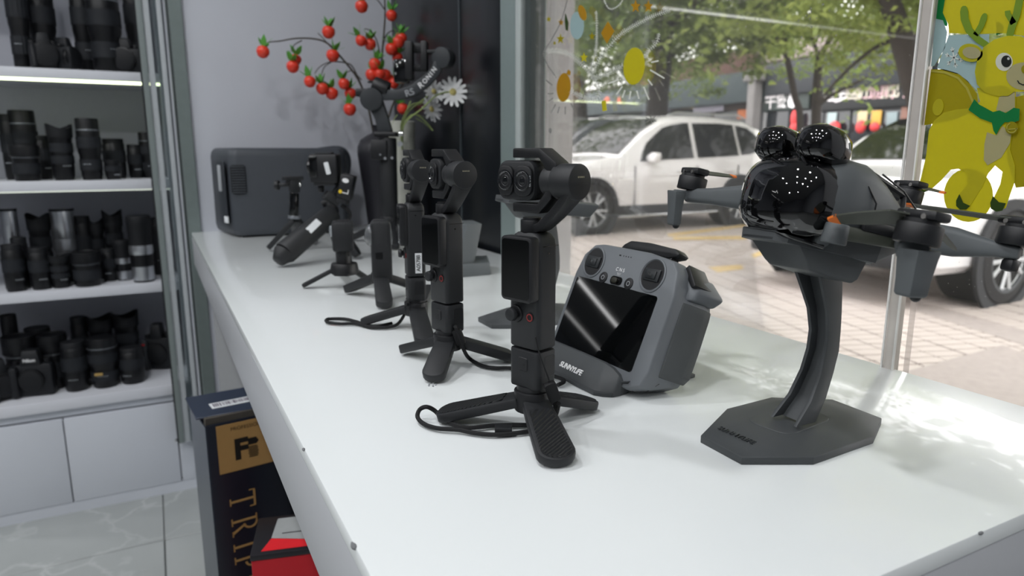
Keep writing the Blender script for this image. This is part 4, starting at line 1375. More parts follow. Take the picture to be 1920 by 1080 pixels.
# ------------------------------------------------------------------ remote controller on its stand
RCN = V((-.9194, -.0351, .3918)).normalized()
RCX = V((.0386, -.9993, .0011)).normalized()
RCY = RCN.cross(RCX).normalized()
rcm = M(((RCX.x, RCY.x, RCN.x), (RCX.y, RCY.y, RCN.y), (RCX.z, RCY.z, RCN.z)))
KRC = .935
RCP = EYE + (V((.3729, .5282, .9412)) - EYE) * KRC
rc = thing('remote_controller', RCP, 'grey drone remote controller with large black screen leaning in its stand', 'controller', rot=rcm)
rc.matrix_world = rc.matrix_world @ M.Scale(KRC, 4)
RCG = mat('controller_grey', '#6c7074', 0.45, noise=0.03, bump=0.03, bscale=2500)
RCD = mat('controller_grip_grey', '#4c4f50', 0.6, noise=0.04)
STK = mat('stick_grey', '#26292b', 0.4)
fo = [(-.064, -.047), (-.055, -.051), (.062, -.051), (.078, -.044), (.082, -.030), (.080, .040), (.074, .062), (.066, .070), (.030, .074), (-.038, .074), (-.052, .072), (-.064, .060), (-.068, .040), (-.068, -.038)]
bo = [(-.062, -.042), (-.052, -.046), (.062, -.046), (.080, -.036), (.088, -.020), (.087, .036), (.080, .056), (.070, .066), (.030, .070), (-.038, .070), (-.054, .066), (-.070, .054), (-.076, .036), (-.074, -.030)]
body_rc = MB().loft([[V((x * .985, y * .985, .0016)) for x, y in fo], [V((x, y, -.002)) for x, y in fo], [V((x, y, -.012)) for x, y in fo], [V((x, y, -.032)) for x, y in bo], [V((x * .985, y * .97, -.042)) for x, y in bo]], bev=.0012).build('body', RCG, rc)
MB().prism(rrect(.1235, .0715, .003), .0012, .0022, None, .0004, 1).build('screen', SCREEN, rc)
gr = []
for y, x0_, x1_ in ((-.031, .0825, .0850), (-.024, .0835, .0895), (.000, .0828, .0893), (.030, .0812, .0880), (.038, .0805, .0868)):
    gr.append([V((x0_, y, -.011)), V((x1_ + .0015, y, -.030)), V((x1_ + .0005, y, -.0405)), V((x1_ - .004, y, -.0405)), V((x0_ - .003, y, -.011))])
MB().loft(gr, bev=.0012).build('right_grip', RCD, rc)
MB().loft([[V((.079, .040, -.012)), V((.079, .040, -.041)), V((.088, .042, -.041)), V((.085, .042, -.016))],
           [V((.078, .050, -.012)), V((.078, .050, -.044)), V((.0945, .051, -.044)), V((.087, .051, -.018))],
           [V((.070, .064, -.012)), V((.070, .064, -.040)), V((.079, .064, -.040)), V((.076, .065, -.016))]], bev=.002).build('right_shoulder', RCG, rc)
MB().loft([[V((-.070, -.030, -.012)), V((-.070, -.030, -.045)), V((-.080, -.030, -.045)), V((-.077, -.030, -.020))],
           [V((-.070, .040, -.012)), V((-.070, .040, -.045)), V((-.080, .040, -.045)), V((-.077, .040, -.020))]], bev=.003).build('left_grip', RCD, rc)
for x in (-.0435, .0455):
    st = MB().lathe([(.0165, .0012), (.0165, .0024), (.0150, .0028), (.0142, .0018), (.0142, -.006), (0, -.006)], 36, M.Translation((x, .0535, 0))).build('stick_well', RCG, rc)
    MB().lathe([(.0140, -.003), (.0140, .0019), (0, .0019)], 32, M.Translation((x, .0535, 0))).build('stick_dish', BLK, st)
    MB().box((x, .0535, .0024), (.0205, .0118, .0024), .001).box((x, .0535, .0034), (.0130, .0080, .0026), .001).build('stick_bar', STK, st)
    MB().cyl((x, .0535, .004), (x, .0535, .0066), .0020, .0014, 12).build('stick_pin', CHROME, st)
for x, nm, g in ((-.0205, 'return_button', 0), (.0185, 'power_button', 1)):
    b_ = MB().cyl((x, .0405, .001), (x, .0405, .0026), .0058, n=24, bev=.0005).build(nm, BLK, rc)
    MB().lathe([(.0018, 0), (.0024, 0), (.0024, .0002), (.0018, .0002)], 16, M.Translation((x, .0405, .0026)), closed=True).build('button_mark', mat('grey_print', '#9a9da0', 0.5), b_)
ms = MB().prism(rrect(.0175, .0085, .0038), .0012, .0022, M.Translation((-.0005, .0405, 0)), .0003, 1).build('mode_switch', BLKG, rc)
MB().prism(rrect(.0085, .0055, .0025), .002, .0042, M.Translation((-.0015, .0405, 0)), .0006).build('mode_slider', mat('olive_black', '#2a2a22', 0.4), ms)
text_mesh('mode_lettering', 'C N S', .0052, M.Translation((.0, .0515, .0018)), WHT, rc, .0001)
text_mesh('mode_lettering', '\\ | /', .0036, M.Translation((.0, .0472, .0018)), WHT, rc, .0001)
dot = MB().box((-.0075, .0655, .0017), (.0026, .0013, .0004))
for k in range(4):
    dot.cyl((-.0022 + k * .0036, .0655, .0016), (-.0022 + k * .0036, .0655, .0019), .0006, n=8)
dot.build('status_lights', BLK, rc)
MB().prism([(-.020, .0795), (-.0235, .0745), (-.018, .0715), (-.006, .0735), (.046, .0735), (.056, .0760), (.0585, .0795), (.052, .0830), (.015, .0850), (-.012, .0840)], -.022, -.008, None, .0024).build('antenna', BLK, rc)
MB().box((-.010, .072, -.015), (.010, .008, .010), .001).box((.044, .072, -.015), (.010, .008, .010), .001).build('antenna_hinge', BLK, rc)
MB().loft([[V((.066, .066, -.012)), V((.066, .066, -.034)), V((.070, .072, -.034)), V((.070, .072, -.012))], [V((.082, .052, -.012)), V((.082, .052, -.034)), V((.088, .055, -.034)), V((.086, .055, -.012))]], bev=.001).build('shoulder_dial', BLK, rc)
MB().tube([V((.052, -.052, -.006)), V((.066, -.0505, -.006)), V((.076, -.046, -.010)), V((.081, -.036, -.016))], .0004, 6).build('case_seam', BLK, rc)

# its stand: a shoe with an upright front lip that carries the lettering
rs = thing('controller_stand', (.345, .50, .9), 'dark grey controller stand with white lettering, under the remote controller', 'stand')
q0 = V((.345, .50, .9))
RF = RCP + RCN * .0045
lipT = [onpl(px, py, RF, RCN) - q0 for px, py in ((975, 610), (1039, 640), (1090, 661), (1133, 680), (1150, 692), (1160, 704), (1164, 716), (1177, 716))]
lipB = [onz(px, py, .9004) - q0 for px, py in ((975, 668), (1039, 702), (1080, 725), (1112, 741), (1130, 744), (1147, 745), (1164, 742), (1178, 736))]
MB().loft([[a, b, b + V((.004, .001, 0)), a + V((.004, .001, 0))] for a, b in zip(lipT, lipB)], bev=.0005).build('front_lip', STAND, rs)
la, lb_ = lipT[1] + q0, lipB[1] + q0
lpn = (lipB[3] - lipB[1]).cross(lipT[1] - lipB[1]).normalized()
t0_, t1_ = onpl(1049, 681, lb_, lpn), onpl(1094, 702, lb_, lpn)
if lpn.dot(FW) > 0:
    lpn = -lpn
text_mesh('lettering', 'SUNNYLiFE', (t1_ - t0_).length / 5.6, frame_xy(t1_ - t0_, lpn.cross(t1_ - t0_), (t0_ + t1_) / 2 - q0 + lpn * .0004), WHT, rs, .0002, bold=.0002)
MB().prism([(p.x, p.y) for p in lipB[:1] + lipB[3:]] + [(.075, -.050), (.075, .065), (.0, .085)], .0002, .0035, None, .0005).build('base_plate', STAND, rs)
bk0 = RCP - RCN * .0425 * KRC - q0
MB().loft([[bk0 + RCX * x * KRC - RCY * .048 * KRC for x in (-.05, .05)] + [bk0 + RCX * x * KRC - RCY * .048 * KRC - RCN * .003 for x in (.05, -.05)], [bk0 + RCX * x * KRC + RCY * .01 * KRC for x in (-.05, .05)] + [bk0 + RCX * x * KRC + RCY * .01 * KRC - RCN * .003 for x in (.05, -.05)]], bev=.0006).build('back_rest', STAND, rs)

# second, empty controller stand further down the counter
rs2 = thing('controller_stand', (.465, 1.045, .9), 'empty grey controller stand near the dark glass panels', 'stand')
SG2 = mat('stand_mid_grey', '#5c6163', 0.5, noise=0.04)
MB().loft([[V((-.045, -.03, 0)), V((.022, -.030, 0)), V((.055, .040, 0)), V((-.03, .06, 0))], [V((-.045, -.03, .022)), V((.020, -.030, .020)), V((.048, .040, .022)), V((-.03, .06, .022))]], bev=.002).build('base', SG2, rs2)
MB().loft([[V((-.040, -.028, .018)), V((-.006, -.024, .018)), V((.006, .045, .018)), V((-.026, .05, .018))], [V((-.018, -.022, .085)), V((.012, -.018, .085)), V((.024, .045, .085)), V((-.006, .05, .085))]], bev=.002).build('back_rest', SG2, rs2)
MB().box((-.044, .01, .026), (.008, .07, .03), .002).build('front_lip', SG2, rs2)

# ------------------------------------------------------------------ drone
DF = V((-.965, .165, .215)).normalized()
DL = V((0, 0, 1)).cross(DF).normalized()      # drone's left
DU = DF.cross(DL).normalized()
drm = M(((DF.x, DL.x, DU.x), (DF.y, DL.y, DU.y), (DF.z, DL.z, DU.z)))
DP = V((.396, .304, 1.0650))
dn = thing('drone', DP, 'grey folding quadcopter drone with glossy black front dome on its stand', 'drone', rot=drm)
DRG = mat('drone_grey', '#55595b', 0.5, noise=0.03, bump=0.04, bscale=2500)
DRO = mat('drone_olive_grey', '#454840', 0.5, noise=0.05)
DOM = mat('smoked_dome', '#050506', 0.03, coat=1.0, noise=0)


def dl(px, py, y):
    """picture point on the drone's plane left = y -> drone local"""
    return drm.transposed() @ (onpl(px, py, DP + DL * y, DL) - DP)


def sq_ring(x, w, h, z, e=.66, n=24, y0=0.0):
    out = []
    for k in range(n):
        ca, sa = cos(2 * pi * k / n), sin(2 * pi * k / n)
        out.append(V((x, y0 + w * abs(ca) ** e * (1 if ca >= 0 else -1), z + h * abs(sa) ** e * (1 if sa >= 0 else -1))))
    return out


MB().loft([sq_ring(*q, e=.6) for q in ((.037, .0330, .0225, .000), (.034, .0355, .0250, .000), (.022, .0370, .0270, .002), (.006, .0362, .0268, .002), (-.012, .0315, .0215, .000), (-.028, .0260, .0155, -.002), (-.041, .0190, .0100, -.003), (-.047, .0120, .0060, -.003))]).build('body', DRG, dn, sharp=50)
bl0, bl1 = dl(1690, 474, .020), dl(1640, 497, .028)
MB().loft([[V((.030, -.028, -.018)), V((.030, .028, -.018)), V((.030, .026, -.0275)), V((.030, -.026, -.0275))], [V((bl1.x, -.028, -.010)), V((bl1.x, .029, -.010)), V((bl1.x, .026, bl1.z)), V((bl1.x, -.026, bl1.z))], [V((bl0.x, -.020, -.008)), V((bl0.x, .020, -.008)), V((bl0.x, .019, bl0.z)), V((bl0.x, -.019, bl0.z))]], bev=.002).build('battery_sled', DRG, dn)
MB().box((-.020, .0335, -.0100), (.062, .004, .007), .0012, rot=Quaternion((0, 0, 1), R(8)).to_matrix()).build('arm_recess', BLK, dn)
MB().loft([[V((.024, .0345, -.013)), V((.024, .0405, -.013)), V((.024, .0405, -.022)), V((.024, .0345, -.022))], [V((-.058, .022, -.012)), V((-.058, .030, -.012)), V((-.058, .030, -.018)), V((-.058, .022, -.018))]], bev=.002).build('side_rail', DRO, dn)
text_mesh('side_lettering', 'OMNI', .0055, frame_xy((-1, -.20, 0), (0, 0, 1), (-.018, .0350, -.002)), mat('pale_print', '#a9a690', 0.5), dn, .0003)
MB().tube([V((-.006, .026, .0235)), V((-.026, .026, .0170)), V((-.040, .0255, .0085)), V((-.048, .0255, .001))], .0006, 6).build('top_seam', BLK, dn)
MB().tube([V((.012, .0355, .013)), V((.004, .0372, .004)), V((.003, .0372, -.008))], .0006, 6).build('side_seam', BLK, dn)
MB().loft([sq_ring(*q, n=28) for q in ((.020, .0340, .0240, -.001), (.038, .0362, .0262, -.001), (.046, .0345, .0250, -.001), (.0515, .0300, .0215, -.001), (.0550, .0230, .0160, -.001), (.0568, .0120, .0080, -.001))]).build('gimbal_dome', DOM, dn, label='glossy black gimbal cover', sharp=60)
MB().loft([[V((.050, -.020, -.0245)), V((.050, .020, -.0245)), V((.046, .020, -.027)), V((.046, -.020, -.027))], [V((.024, -.027, -.0265)), V((.024, .027, -.0265)), V((.024, .027, -.0295)), V((.024, -.027, -.0295))]], bev=.0008).build('dome_lip', DOM, dn)
MB().tube([V((.0475, .012, .0262)), V((.0495, .024, .0175))], .0012, 8).tube([V((.0525, -.006, .0205)), V((.0535, .016, .0135))], .0010, 8).build('dome_rib', DOM, dn)
for y in (.0190, -.0200):
    MB().loft([sq_ring(x, w, h, z, .75, 20, y) for x, w, h, z in ((.0515, .0050, .0040, .0330), (.0500, .0105, .0090, .0325), (.044, .0135, .0120, .0320), (.034, .0138, .0120, .0315), (.026, .0115, .0095, .0300), (.020, .006, .004, .0280))]).build('sensor_pod', DOM, dn, sharp=60)


def blade(par, hub, d, wmax=.0075, tip=True):
    d = V(d)
    L_ = d.length
    k = frame_xy(d, V((0, 0, 1)).cross(d), hub)
    b = MB().loft([[V((u, v0 * s, w0 + s * v0 * .28)) for s, w0 in ((-1, 0), (1, 0), (1, .0009), (-1, .0009))] for u, v0 in ((.0, .0025), (.006, .0035), (L_ * .3, wmax), (L_ * .65, wmax * .9), (L_ * .92, wmax * .6), (L_, .0012))], k).build('blade', DRO, par)
    if tip:
        MB().loft([[V((u, v0 * s, w0 + s * v0 * .28)) for s, w0 in ((-1, -.0002), (1, -.0002), (1, .0011), (-1, .0011))] for u, v0 in ((L_ * .90, wmax * .64), (L_ + .001, .0016))], k).build('blade_tip', ORANGE, b)
    return b


def motor(par, p, r=.0115):
    mo = MB().cyl(p + V((0, 0, -.004)), p + V((0, 0, .007)), r, n=28, bev=.001).build('motor', BLK, par)
    hbm = MB().cyl(p + V((0, 0, .0072)), p + V((0, 0, .0092)), r * .75, n=24).box(p + V((0, 0, .0115)), (.012, .025, .0052), .0016).build('propeller_hub', BLK, par)
    for s in (-1, 1):
        MB().cyl(p + V((.0055, s * .006, .0105)), p + V((.0068, s * .006, .0105)), .0016, n=8).build('blade_screw', STEEL, hbm)
    return mo


def arm_bar(name, a, b, w0, h0, w1, h1):
    a, b = V(a), V(b)
    d = (b - a).normalized()
    s = d.cross(V((0, 0, 1))).normalized()
    u = s.cross(d)
    rr = []
    for f_, k in ((0, 0), (.3, .1), (.75, .85), (1, 1)):
        p = a.lerp(b, f_)
        w, h = w0 + (w1 - w0) * k, h0 + (h1 - h0) * k
        rr.append([p + s * w / 2 * c1_ + u * h / 2 * c2_ for c1_, c2_ in ((1, .6), (.6, 1), (-.6, 1), (-1, .6), (-1, -.6), (-.6, -1), (.6, -1), (1, -.6))])
    return MB().loft(rr, bev=.0012).build(name, DRG, dn)


mF = dl(1297, 348, -.128)
mN = dl(1720, 444, .086)
aF = arm_bar('front_arm', (.004, -.030, .002), mF + V((0, 0, -.0085)), .014, .022, .013, .011)
aN = arm_bar('front_arm', (-.046, .020, -.010), mN + V((0, 0, -.0085)), .015, .014, .015, .012)
motor(aF, mF)
motor(aN, mN)
for a_, ft, tp, w in ((aF, dl(1263, 422, -.128), dl(1268, 362, -.128), .0075), (aN, dl(1706, 556, .086), dl(1722, 474, .086), .0135)):
    ax_ = (ft - tp).normalized()
    sd_ = V((1, 0, 0)) - ax_ * ax_.x
    sd_.normalize()
    up_ = ax_.cross(sd_)
    rr = [[tp + ax_ * f_ * (ft - tp).length + sd_ * s1 * w * k / 2 + up_ * s2 * .0115 * k / 2 for s1, s2 in ((1, 1), (-1, 1), (-1, -1), (1, -1))] for f_, k in ((-.08, 1.25), (.12, 1.15), (.6, 1.0), (.94, .95), (1, .8))]
    MB().loft(rr, bev=.001).build('landing_leg', DRG, a_)
    MB().ball(ft - sd_ * w * .3, (.003, .003, .003), 10).build('foot_pad', BLK, a_)
MB().loft([[mF + V((-.004, s1 * .006, s2)) for s1, s2 in ((1, -.004), (-1, -.004), (-1, -.012), (1, -.012))], [dl(1268, 362, -.128) + V((0, s1 * .006, s2)) for s1, s2 in ((1, .003), (-1, .003), (-1, -.004), (1, -.004))]], bev=.001).build('arm_elbow', DRG, aF)
hubF, hubN = mF + V((0, 0, .0110)), mN + V((0, 0, .0110))
blade(aF, hubF, dl(1378, 332, -.120) - hubF, .006)
blade(aF, hubF, dl(1282, 336, -.150) - hubF, .006, False)
bN = blade(aN, hubN, dl(1556, 413, .048) - hubN, .0095)
blade(aN, hubN, dl(1790, 470, .070) - hubN, .004, False)
mR = dl(1908, 450, .060)
aR = arm_bar('rear_arm', dl(1742, 446, .018), mR + V((0, .004, -.008)), .012, .020, .009, .008)
motor(aR, mR)
MB().box(mR + V((0, 0, -.016)), (.008, .008, .008), .002).build('foot_pad', BLK, aR)
hubR = mR + V((0, 0, .0110))
blade(aR, hubR, dl(1692, 384, .0) - hubR, .0035)
blade(aR, hubR, V((.0, .060, .0)), .005, False)
mR2 = dl(1700, 372, -.075)
aR2 = arm_bar('rear_arm', (-.040, -.022, -.004), mR2 + V((0, 0, -.008)), .012, .016, .010, .009)
motor(aR2, mR2)
blade(aR2, mR2 + V((0, 0, .0110)), dl(1762, 388, -.05) - mR2, .004)
# hinge post below the resting blade tip
nl = dl(1568, 432, .040)
MB().cyl(nl + V((0, 0, -.008)), nl + V((0, 0, .004)), .0075, .0068, 20, .001).cyl(nl + V((.003, 0, .003)), nl + V((.003, 0, .0045)), .003, n=12).build('hinge_post', DRG, dn)
g0, g1, g2_, g3 = dl(1620, 318, .0), dl(1693, 368, .004), dl(1690, 392, .010), dl(1664, 382, .012)
MB().tube([g0, g1, g2_, dl(1676, 408, .014)], .0026, 8).build('rear_guard', BLK, dn)

# ------------------------------------------------------------------ boxes under the counter
BOXN = mat('navy_box_card', '#161a24', 0.3, noise=0.06)
BOXT = mat('navy_box_top', '#2d3648', 0.35, noise=0.06)
BOXS = mat('shiny_box_side', '#39414c', 0.25, noise=0.1, scale=12)
GLDL = mat('gold_label', '#a98552', 0.4, noise=0.05)
zt = .655
pA = onz(386, 800, zt)
wd_ = V((.989, .148, 0))
dd_ = V((-.148, .989, 0))
tb = thing('tripod_box', (pA.x, pA.y, 0), 'tall navy carton with gold label standing under the counter edge', 'box', rz=atan2(.148, .989))
BW, BD = .128, .125
cs = MB().box((BW / 2, BD / 2, zt / 2), (BW, BD, zt), .002).build('carton', BOXN, tb)
MB().box((-.0006, BD / 2, zt / 2), (.0012, BD - .004, zt - .004)).build('side_print', BOXS, cs)
MB().prism([(-.012, .012), (BW - .004, .002), (BW, BD), (-.006, BD + .004)], zt, zt + .003, M.Translation((0, 0, .010)), .0008, 1).build('lid_flap', BOXT, tb)
MB().prism([(0, .004), (BW, .002), (BW, .012), (0, .016)], zt - .002, zt + .012, None, .001, 1).build('torn_edge', mat('torn_card', '#4a4640', 0.8, noise=0.2, scale=40), tb)
st_b = MB().box((.058, .055, zt + .0134), (.075, .028, .0006)).build('barcode_sticker', LBL, tb)
bc = MB()
r4 = random.Random(5)
x = .026
while x < .090:
    w = r4.choice((.0009, .0014, .002))
    bc.box((x, .056, zt + .0139), (w, .017, .0003))
    x += w + r4.choice((.0009, .0014, .002))
bc.build('bar_print', mat('bar_ink', '#4b3c50', 0.6), st_b)
lb = MB().box((.0665, -.0008, zt - .047), (.103, .0012, .086)).build('gold_label', GLDL, tb)
text_mesh('label_small_print', 'PROFESSIONAL', .009, frame_xy((1, 0, 0), (0, 0, 1), (.068, -.0016, zt - .014)), mat('brown_print', '#4f3c22', 0.5), lb, .0002)
ink = mat('label_ink', '#14130f', 0.5)
text_mesh('label_emblem', 'F', .050, frame_xy((1, 0, 0), (0, 0, 1), (.052, -.0016, zt - .054)), ink, lb, .0002, bold=.0022)
hb3 = MB()
for k in range(7):
    hb3.box((.0715 + .001 * (k % 2), -.0016, zt - .0705 + k * .0030), (.017 - .0008 * abs(3 - k), .0006, .0015))
hb3.prism([(0, 0), (.014, 0), (.018, .005), (.014, .012), (0, .012)], 0, .0006, frame_xy((1, 0, 0), (0, 0, 1), (.064, -.0013, zt - .0485)))
hb3.build('label_emblem_bars', ink, lb)
# serif capitals running down the carton
SER = {'T': [(0, .92, .8, 1), (.35, 0, .45, 1), (.24, 0, .56, .05), (0, .76, .05, 1), (.75, .76, .8, 1)], 'I': [(.15, 0, .25, 1), (.03, 0, .37, .05), (.03, .95, .37, 1)],
       'R': [(.12, 0, .22, 1), (0, 0, .34, .05), (0, .95, .45, 1)], 'P': [(.12, 0, .22, 1), (0, 0, .34, .05), (0, .95, .42, 1)], 'O': [], 'D': [(.12, 0, .22, 1), (0, 0, .4, .05), (0, .95, .4, 1)]}
for k, ch_ in enumerate('TRIPOD'):
    gm = frame_xy((0, 0, -1), (1, 0, 0), (.0265, -.0010, zt - .130 - (0, .047, .094, .120, .163, .212)[k])) @ M.Diagonal((.040, .043, 1, 1))
    mb_ = MB()
    for x0, y0, x1, y1 in SER[ch_]:
        mb_.prism([(x0, y0), (x1, y0), (x1, y1), (x0, y1)], 0, .0004, gm)
    arcs = {'R': (.34, .73, .24, .245, -90, 90), 'P': (.34, .71, .24, .265, -90, 90), 'O': (.45, .5, .40, .48, 0, 360), 'D': (.38, .5, .42, .475, -90, 90)}
    if ch_ in arcs:
        cx, cy, rx, ry, a0, a1_ = arcs[ch_]
        P_ = [(cx + rx * cos(R(a0 + (a1_ - a0) * q / 20)), cy + ry * sin(R(a0 + (a1_ - a0) * q / 20))) for q in range(21)]
        for p_, q_ in zip(P_, P_[1:]):
            mb_.prism(band([p_, q_], .085), 0, .0004, gm)
    if ch_ == 'R':
        mb_.prism([(.34, .50), (.44, .50), (.78, .0), (.64, 0)], 0, .0004, gm)
        mb_.prism([(.60, 0), (.84, 0), (.84, .05), (.60, .05)], 0, .0004, gm)
    mb_.build('lettering', GLDL, tb)
zr = .585
pB = onz(470, 1042, zr)
rb_ = thing('red_box', (pB.x, pB.y, 0), 'red and black carton with grey picture on its lid, before the navy carton', 'box', rz=R(-14))
RD = (onz(487, 972, zr) - pB).length
MB().box((.075, RD / 2, zr / 2 - .004), (.15, RD, zr - .008), .0015).build('carton', mat('red_card', '#ad1a24', 0.4, noise=0.03), rb_)
MB().box((.075, RD / 2, zr - .004), (.152, RD + .002, .008), .001).build('lid', mat('black_card', '#1d1b20', 0.35), rb_)
ks = M.Diagonal((1, RD / .15, 1, 1))
MB().prism([(.012, .010), (.14, .010), (.14, .058), (.11, .040), (.07, .036), (.022, .056)], zr, zr + .0006, ks).build('lid_swoosh', mat('bright_red_print', '#e0252e', 0.4), rb_)
MB().prism([(.022, .058), (.07, .038), (.11, .042), (.14, .060), (.14, .138), (.026, .138)], zr, zr + .0005, ks).build('lid_picture', mat('lid_grey_print', '#a0a3a3', 0.4), rb_)
MB().box((.080, .072 * RD / .15, zr + .0007), (.09, .002, .0005)).build('lid_line', mat('lid_line_print', '#4b4d4e', 0.4), rb_)
tb2 = thing('dark_box', (.145, 1.36, 0), 'plain dark carton deep under the counter behind the navy carton', 'box')
MB().box((.075, .09, .30), (.12, .14, .60), .002).box((.075, .09, .601), (.05, .14, .002)).build('carton', mat('dark_card', '#20262f', 0.4), tb2)
# ================================================================== LENSES AND CAMERAS IN THE CABINET
LB = mat('lens_black', '#0f1013', 0.38, noise=0.12)
LR = mat('lens_ring_rubber', '#1c1f24', 0.65, noise=0.12)
LH = mat('lens_hood_black', '#101216', 0.6, noise=0.1)
LG = mat('lens_grey_ring', '#8d9298', 0.3, metal=0.7)
CAMB = mat('camera_body_black', '#17191d', 0.5, noise=0.12, bump=0.2, bscale=900)
CAMG = mat('camera_grip_grey', '#34373a', 0.6, noise=0.1)
PRN = mat('tiny_white_print', '#b5bac0', 0.5)
ROWS = {'f': 2.445, 'b': 2.565, 'm': 2.505}
lens_n = [0]


def ribbed(r, z0, z1, n=36, d=.0012):
    prof = []
    mb = MB()
    rings = []
    for z in (z0, z1):
        rings.append([V(((r + (d if k % 2 else 0)) * cos(2 * pi * k / n), (r + (d if k % 2 else 0)) * sin(2 * pi * k / n), z)) for k in range(n)])
    return mb.loft(rings)


def lens(x0, x1, ytop, shelf, row, kind, label, group='lenses on the cabinet shelves'):
    Y = ROWS[row]
    z = SH[shelf]
    cx = (x0 + x1) / 2
    yb = 540
    base = ony(cx, 300, Y)
    # iterate once so that X is read near the lens's own height
    top = ony(cx, ytop, Y)
    X = top.x
    H = max(.035, top.z - z)
    a, b = ony(x0, ytop, Y), ony(x1, ytop, Y)
    r = (b.x - a.x) / 2 * 1.1
    r = min(max(r, .022), .055)
    t = thing('camera_lens', (X, Y, z), label, 'lens', rz=rnd.uniform(0, 6), group=None)
    h = H
    if kind == 'zoom':
        rb = r * .86
        MB().lathe([(0, 0), (rb * .85, 0), (rb * .88, .006), (rb * .95, .012), (rb, h * .22), (rb, h * .70), (rb * 1.05, h * .73), (rb * 1.05, h * .80), (rb * .9, h * .82), (0, h * .82)], 28).build('barrel', LB, t)
        ribbed(rb * 1.02, h * .30, h * .44).build('focus_ring', LR, t)
        ribbed(rb * 1.03, h * .50, h * .66).build('zoom_ring', LR, t)
        # petal hood
        n = 32
        A, B_ = [], []
        for k in range(n):
            th = 2 * pi * k / n
            zt_ = h * (.955 + .045 * cos(2 * th))
            A.append([V((r * .98 * cos(th), r * .98 * sin(th), h * .76)), V((r * 1.02 * cos(th), r * 1.02 * sin(th), zt_)), V((r * .96 * cos(th), r * .96 * sin(th), zt_)), V((r * .92 * cos(th), r * .92 * sin(th), h * .76))])
        MB().loft(A + [A[0]], cap=False).build('petal_hood', LH, t)
    elif kind == 'tele':
        MB().lathe([(0, 0), (r * .8, 0), (r * .82, .008), (r * .9, .014), (r * .9, h * .4), (r, h * .46), (r, h * .8), (r * .97, h * .82), (r * .97, h * .97), (r * .93, h), (0, h)], 28).build('barrel', LB, t)
        ribbed(r * .92, h * .16, h * .34).build('focus_ring', LR, t)
        ribbed(r * 1.015, h * .52, h * .70).build('zoom_ring', LR, t)
        MB().lathe([(r * 1.0, h * .80), (r * 1.02, h * .805), (r * 1.02, h * .815), (r * 1.0, h * .82)], 28).build('trim_ring', LG, t)
    elif kind == 'prime':
        MB().lathe([(0, 0), (r * .86, 0), (r * .88, .006), (r * .96, .010), (r, h * .3), (r, h * .86), (r * .95, h * .88), (0, h * .88)], 28).build('barrel', LB, t)
        ribbed(r * 1.015, h * .42, h * .70).build('focus_ring', LR, t)
        MB().lathe([(r * .93, h * .86), (r * .93, h * .98), (r * .88, h), (0, h)], 28).build('front_cap', LH, t)
    elif kind == 'cap':
        MB().lathe([(0, 0), (r * .8, 0), (r * .84, .006), (r * .86, h * .66), (r, h * .70), (r, h * .93), (r * .97, h), (r * .9, h), (r * .88, h * .985), (0, h * .98)], 32).build('barrel', LB, t)
        ribbed(r * .88, h * .2, h * .5).build('focus_ring', LR, t)
        MB().lathe([(r * .86, h * .64), (r * .89, h * .645), (r * .89, h * .66), (r * .86, h * .665)], 28).build('trim_ring', LG, t)
    elif kind == 'silver':
        MB().lathe([(0, 0), (r * .9, 0), (r * .92, h * .35), (r * .88, h * .38), (0, h * .38)], 28).build('rear_barrel', LB, t)
        MB().lathe([(0, h * .37), (r * .92, h * .37), (r * .95, h * .62), (r, h * .64), (r, h * .97), (r * .95, h), (0, h)], 28).build('silver_barrel', SILV, t)
        ribbed(r * 1.0, h * .44, h * .58).build('focus_ring', SILV, t)
        MB().lathe([(r * .97, h * .965), (r * 1.01, h * .97), (r * 1.01, h * 1.0), (r * .97, h * 1.0)], 28).build('front_rim', LB, t)
    elif kind == 'banded':
        MB().lathe([(0, 0), (r * .84, 0), (r * .86, h * .03), (0, h * .03)], 28).build('rear_cap', LB, t)
        MB().lathe([(0, h * .03), (r * .86, h * .03), (r * .90, h * .24), (0, h * .24)], 28).build('lower_silver_band', SILV, t)
        ribbed(r * .92, h * .24, h * .42).build('focus_ring', LB, t)
        MB().lathe([(0, h * .42), (r * .93, h * .42), (r * .98, h * .46), (r * .98, h * .50), (r * .94, h * .56), (0, h * .56)], 28).build('upper_silver_band', SILV, t)
        MB().lathe([(0, h * .56), (r * .95, h * .56), (r * .97, h * .84), (r, h * .86), (r, h * .97), (r * .95, h), (0, h)], 28).build('hood', LH, t)
    if kind in ('zoom', 'tele', 'prime') and H > .04:
        pm = MB()
        for k in range(5):
            a_ = -1.9 + .16 * k
            rr_ = r * (.88 if kind == 'zoom' else .92 if kind == 'tele' else 1.0) + .0008
            pm.box((rr_ * cos(a_), rr_ * sin(a_), h * .26), (.0025, .0008, .0022), 0, rot=a_ + pi / 2)
        q = pm.build('scale_print', PRN, t)
        t.rotation_euler = (0, 0, rnd.uniform(-.5, .8))
    return t


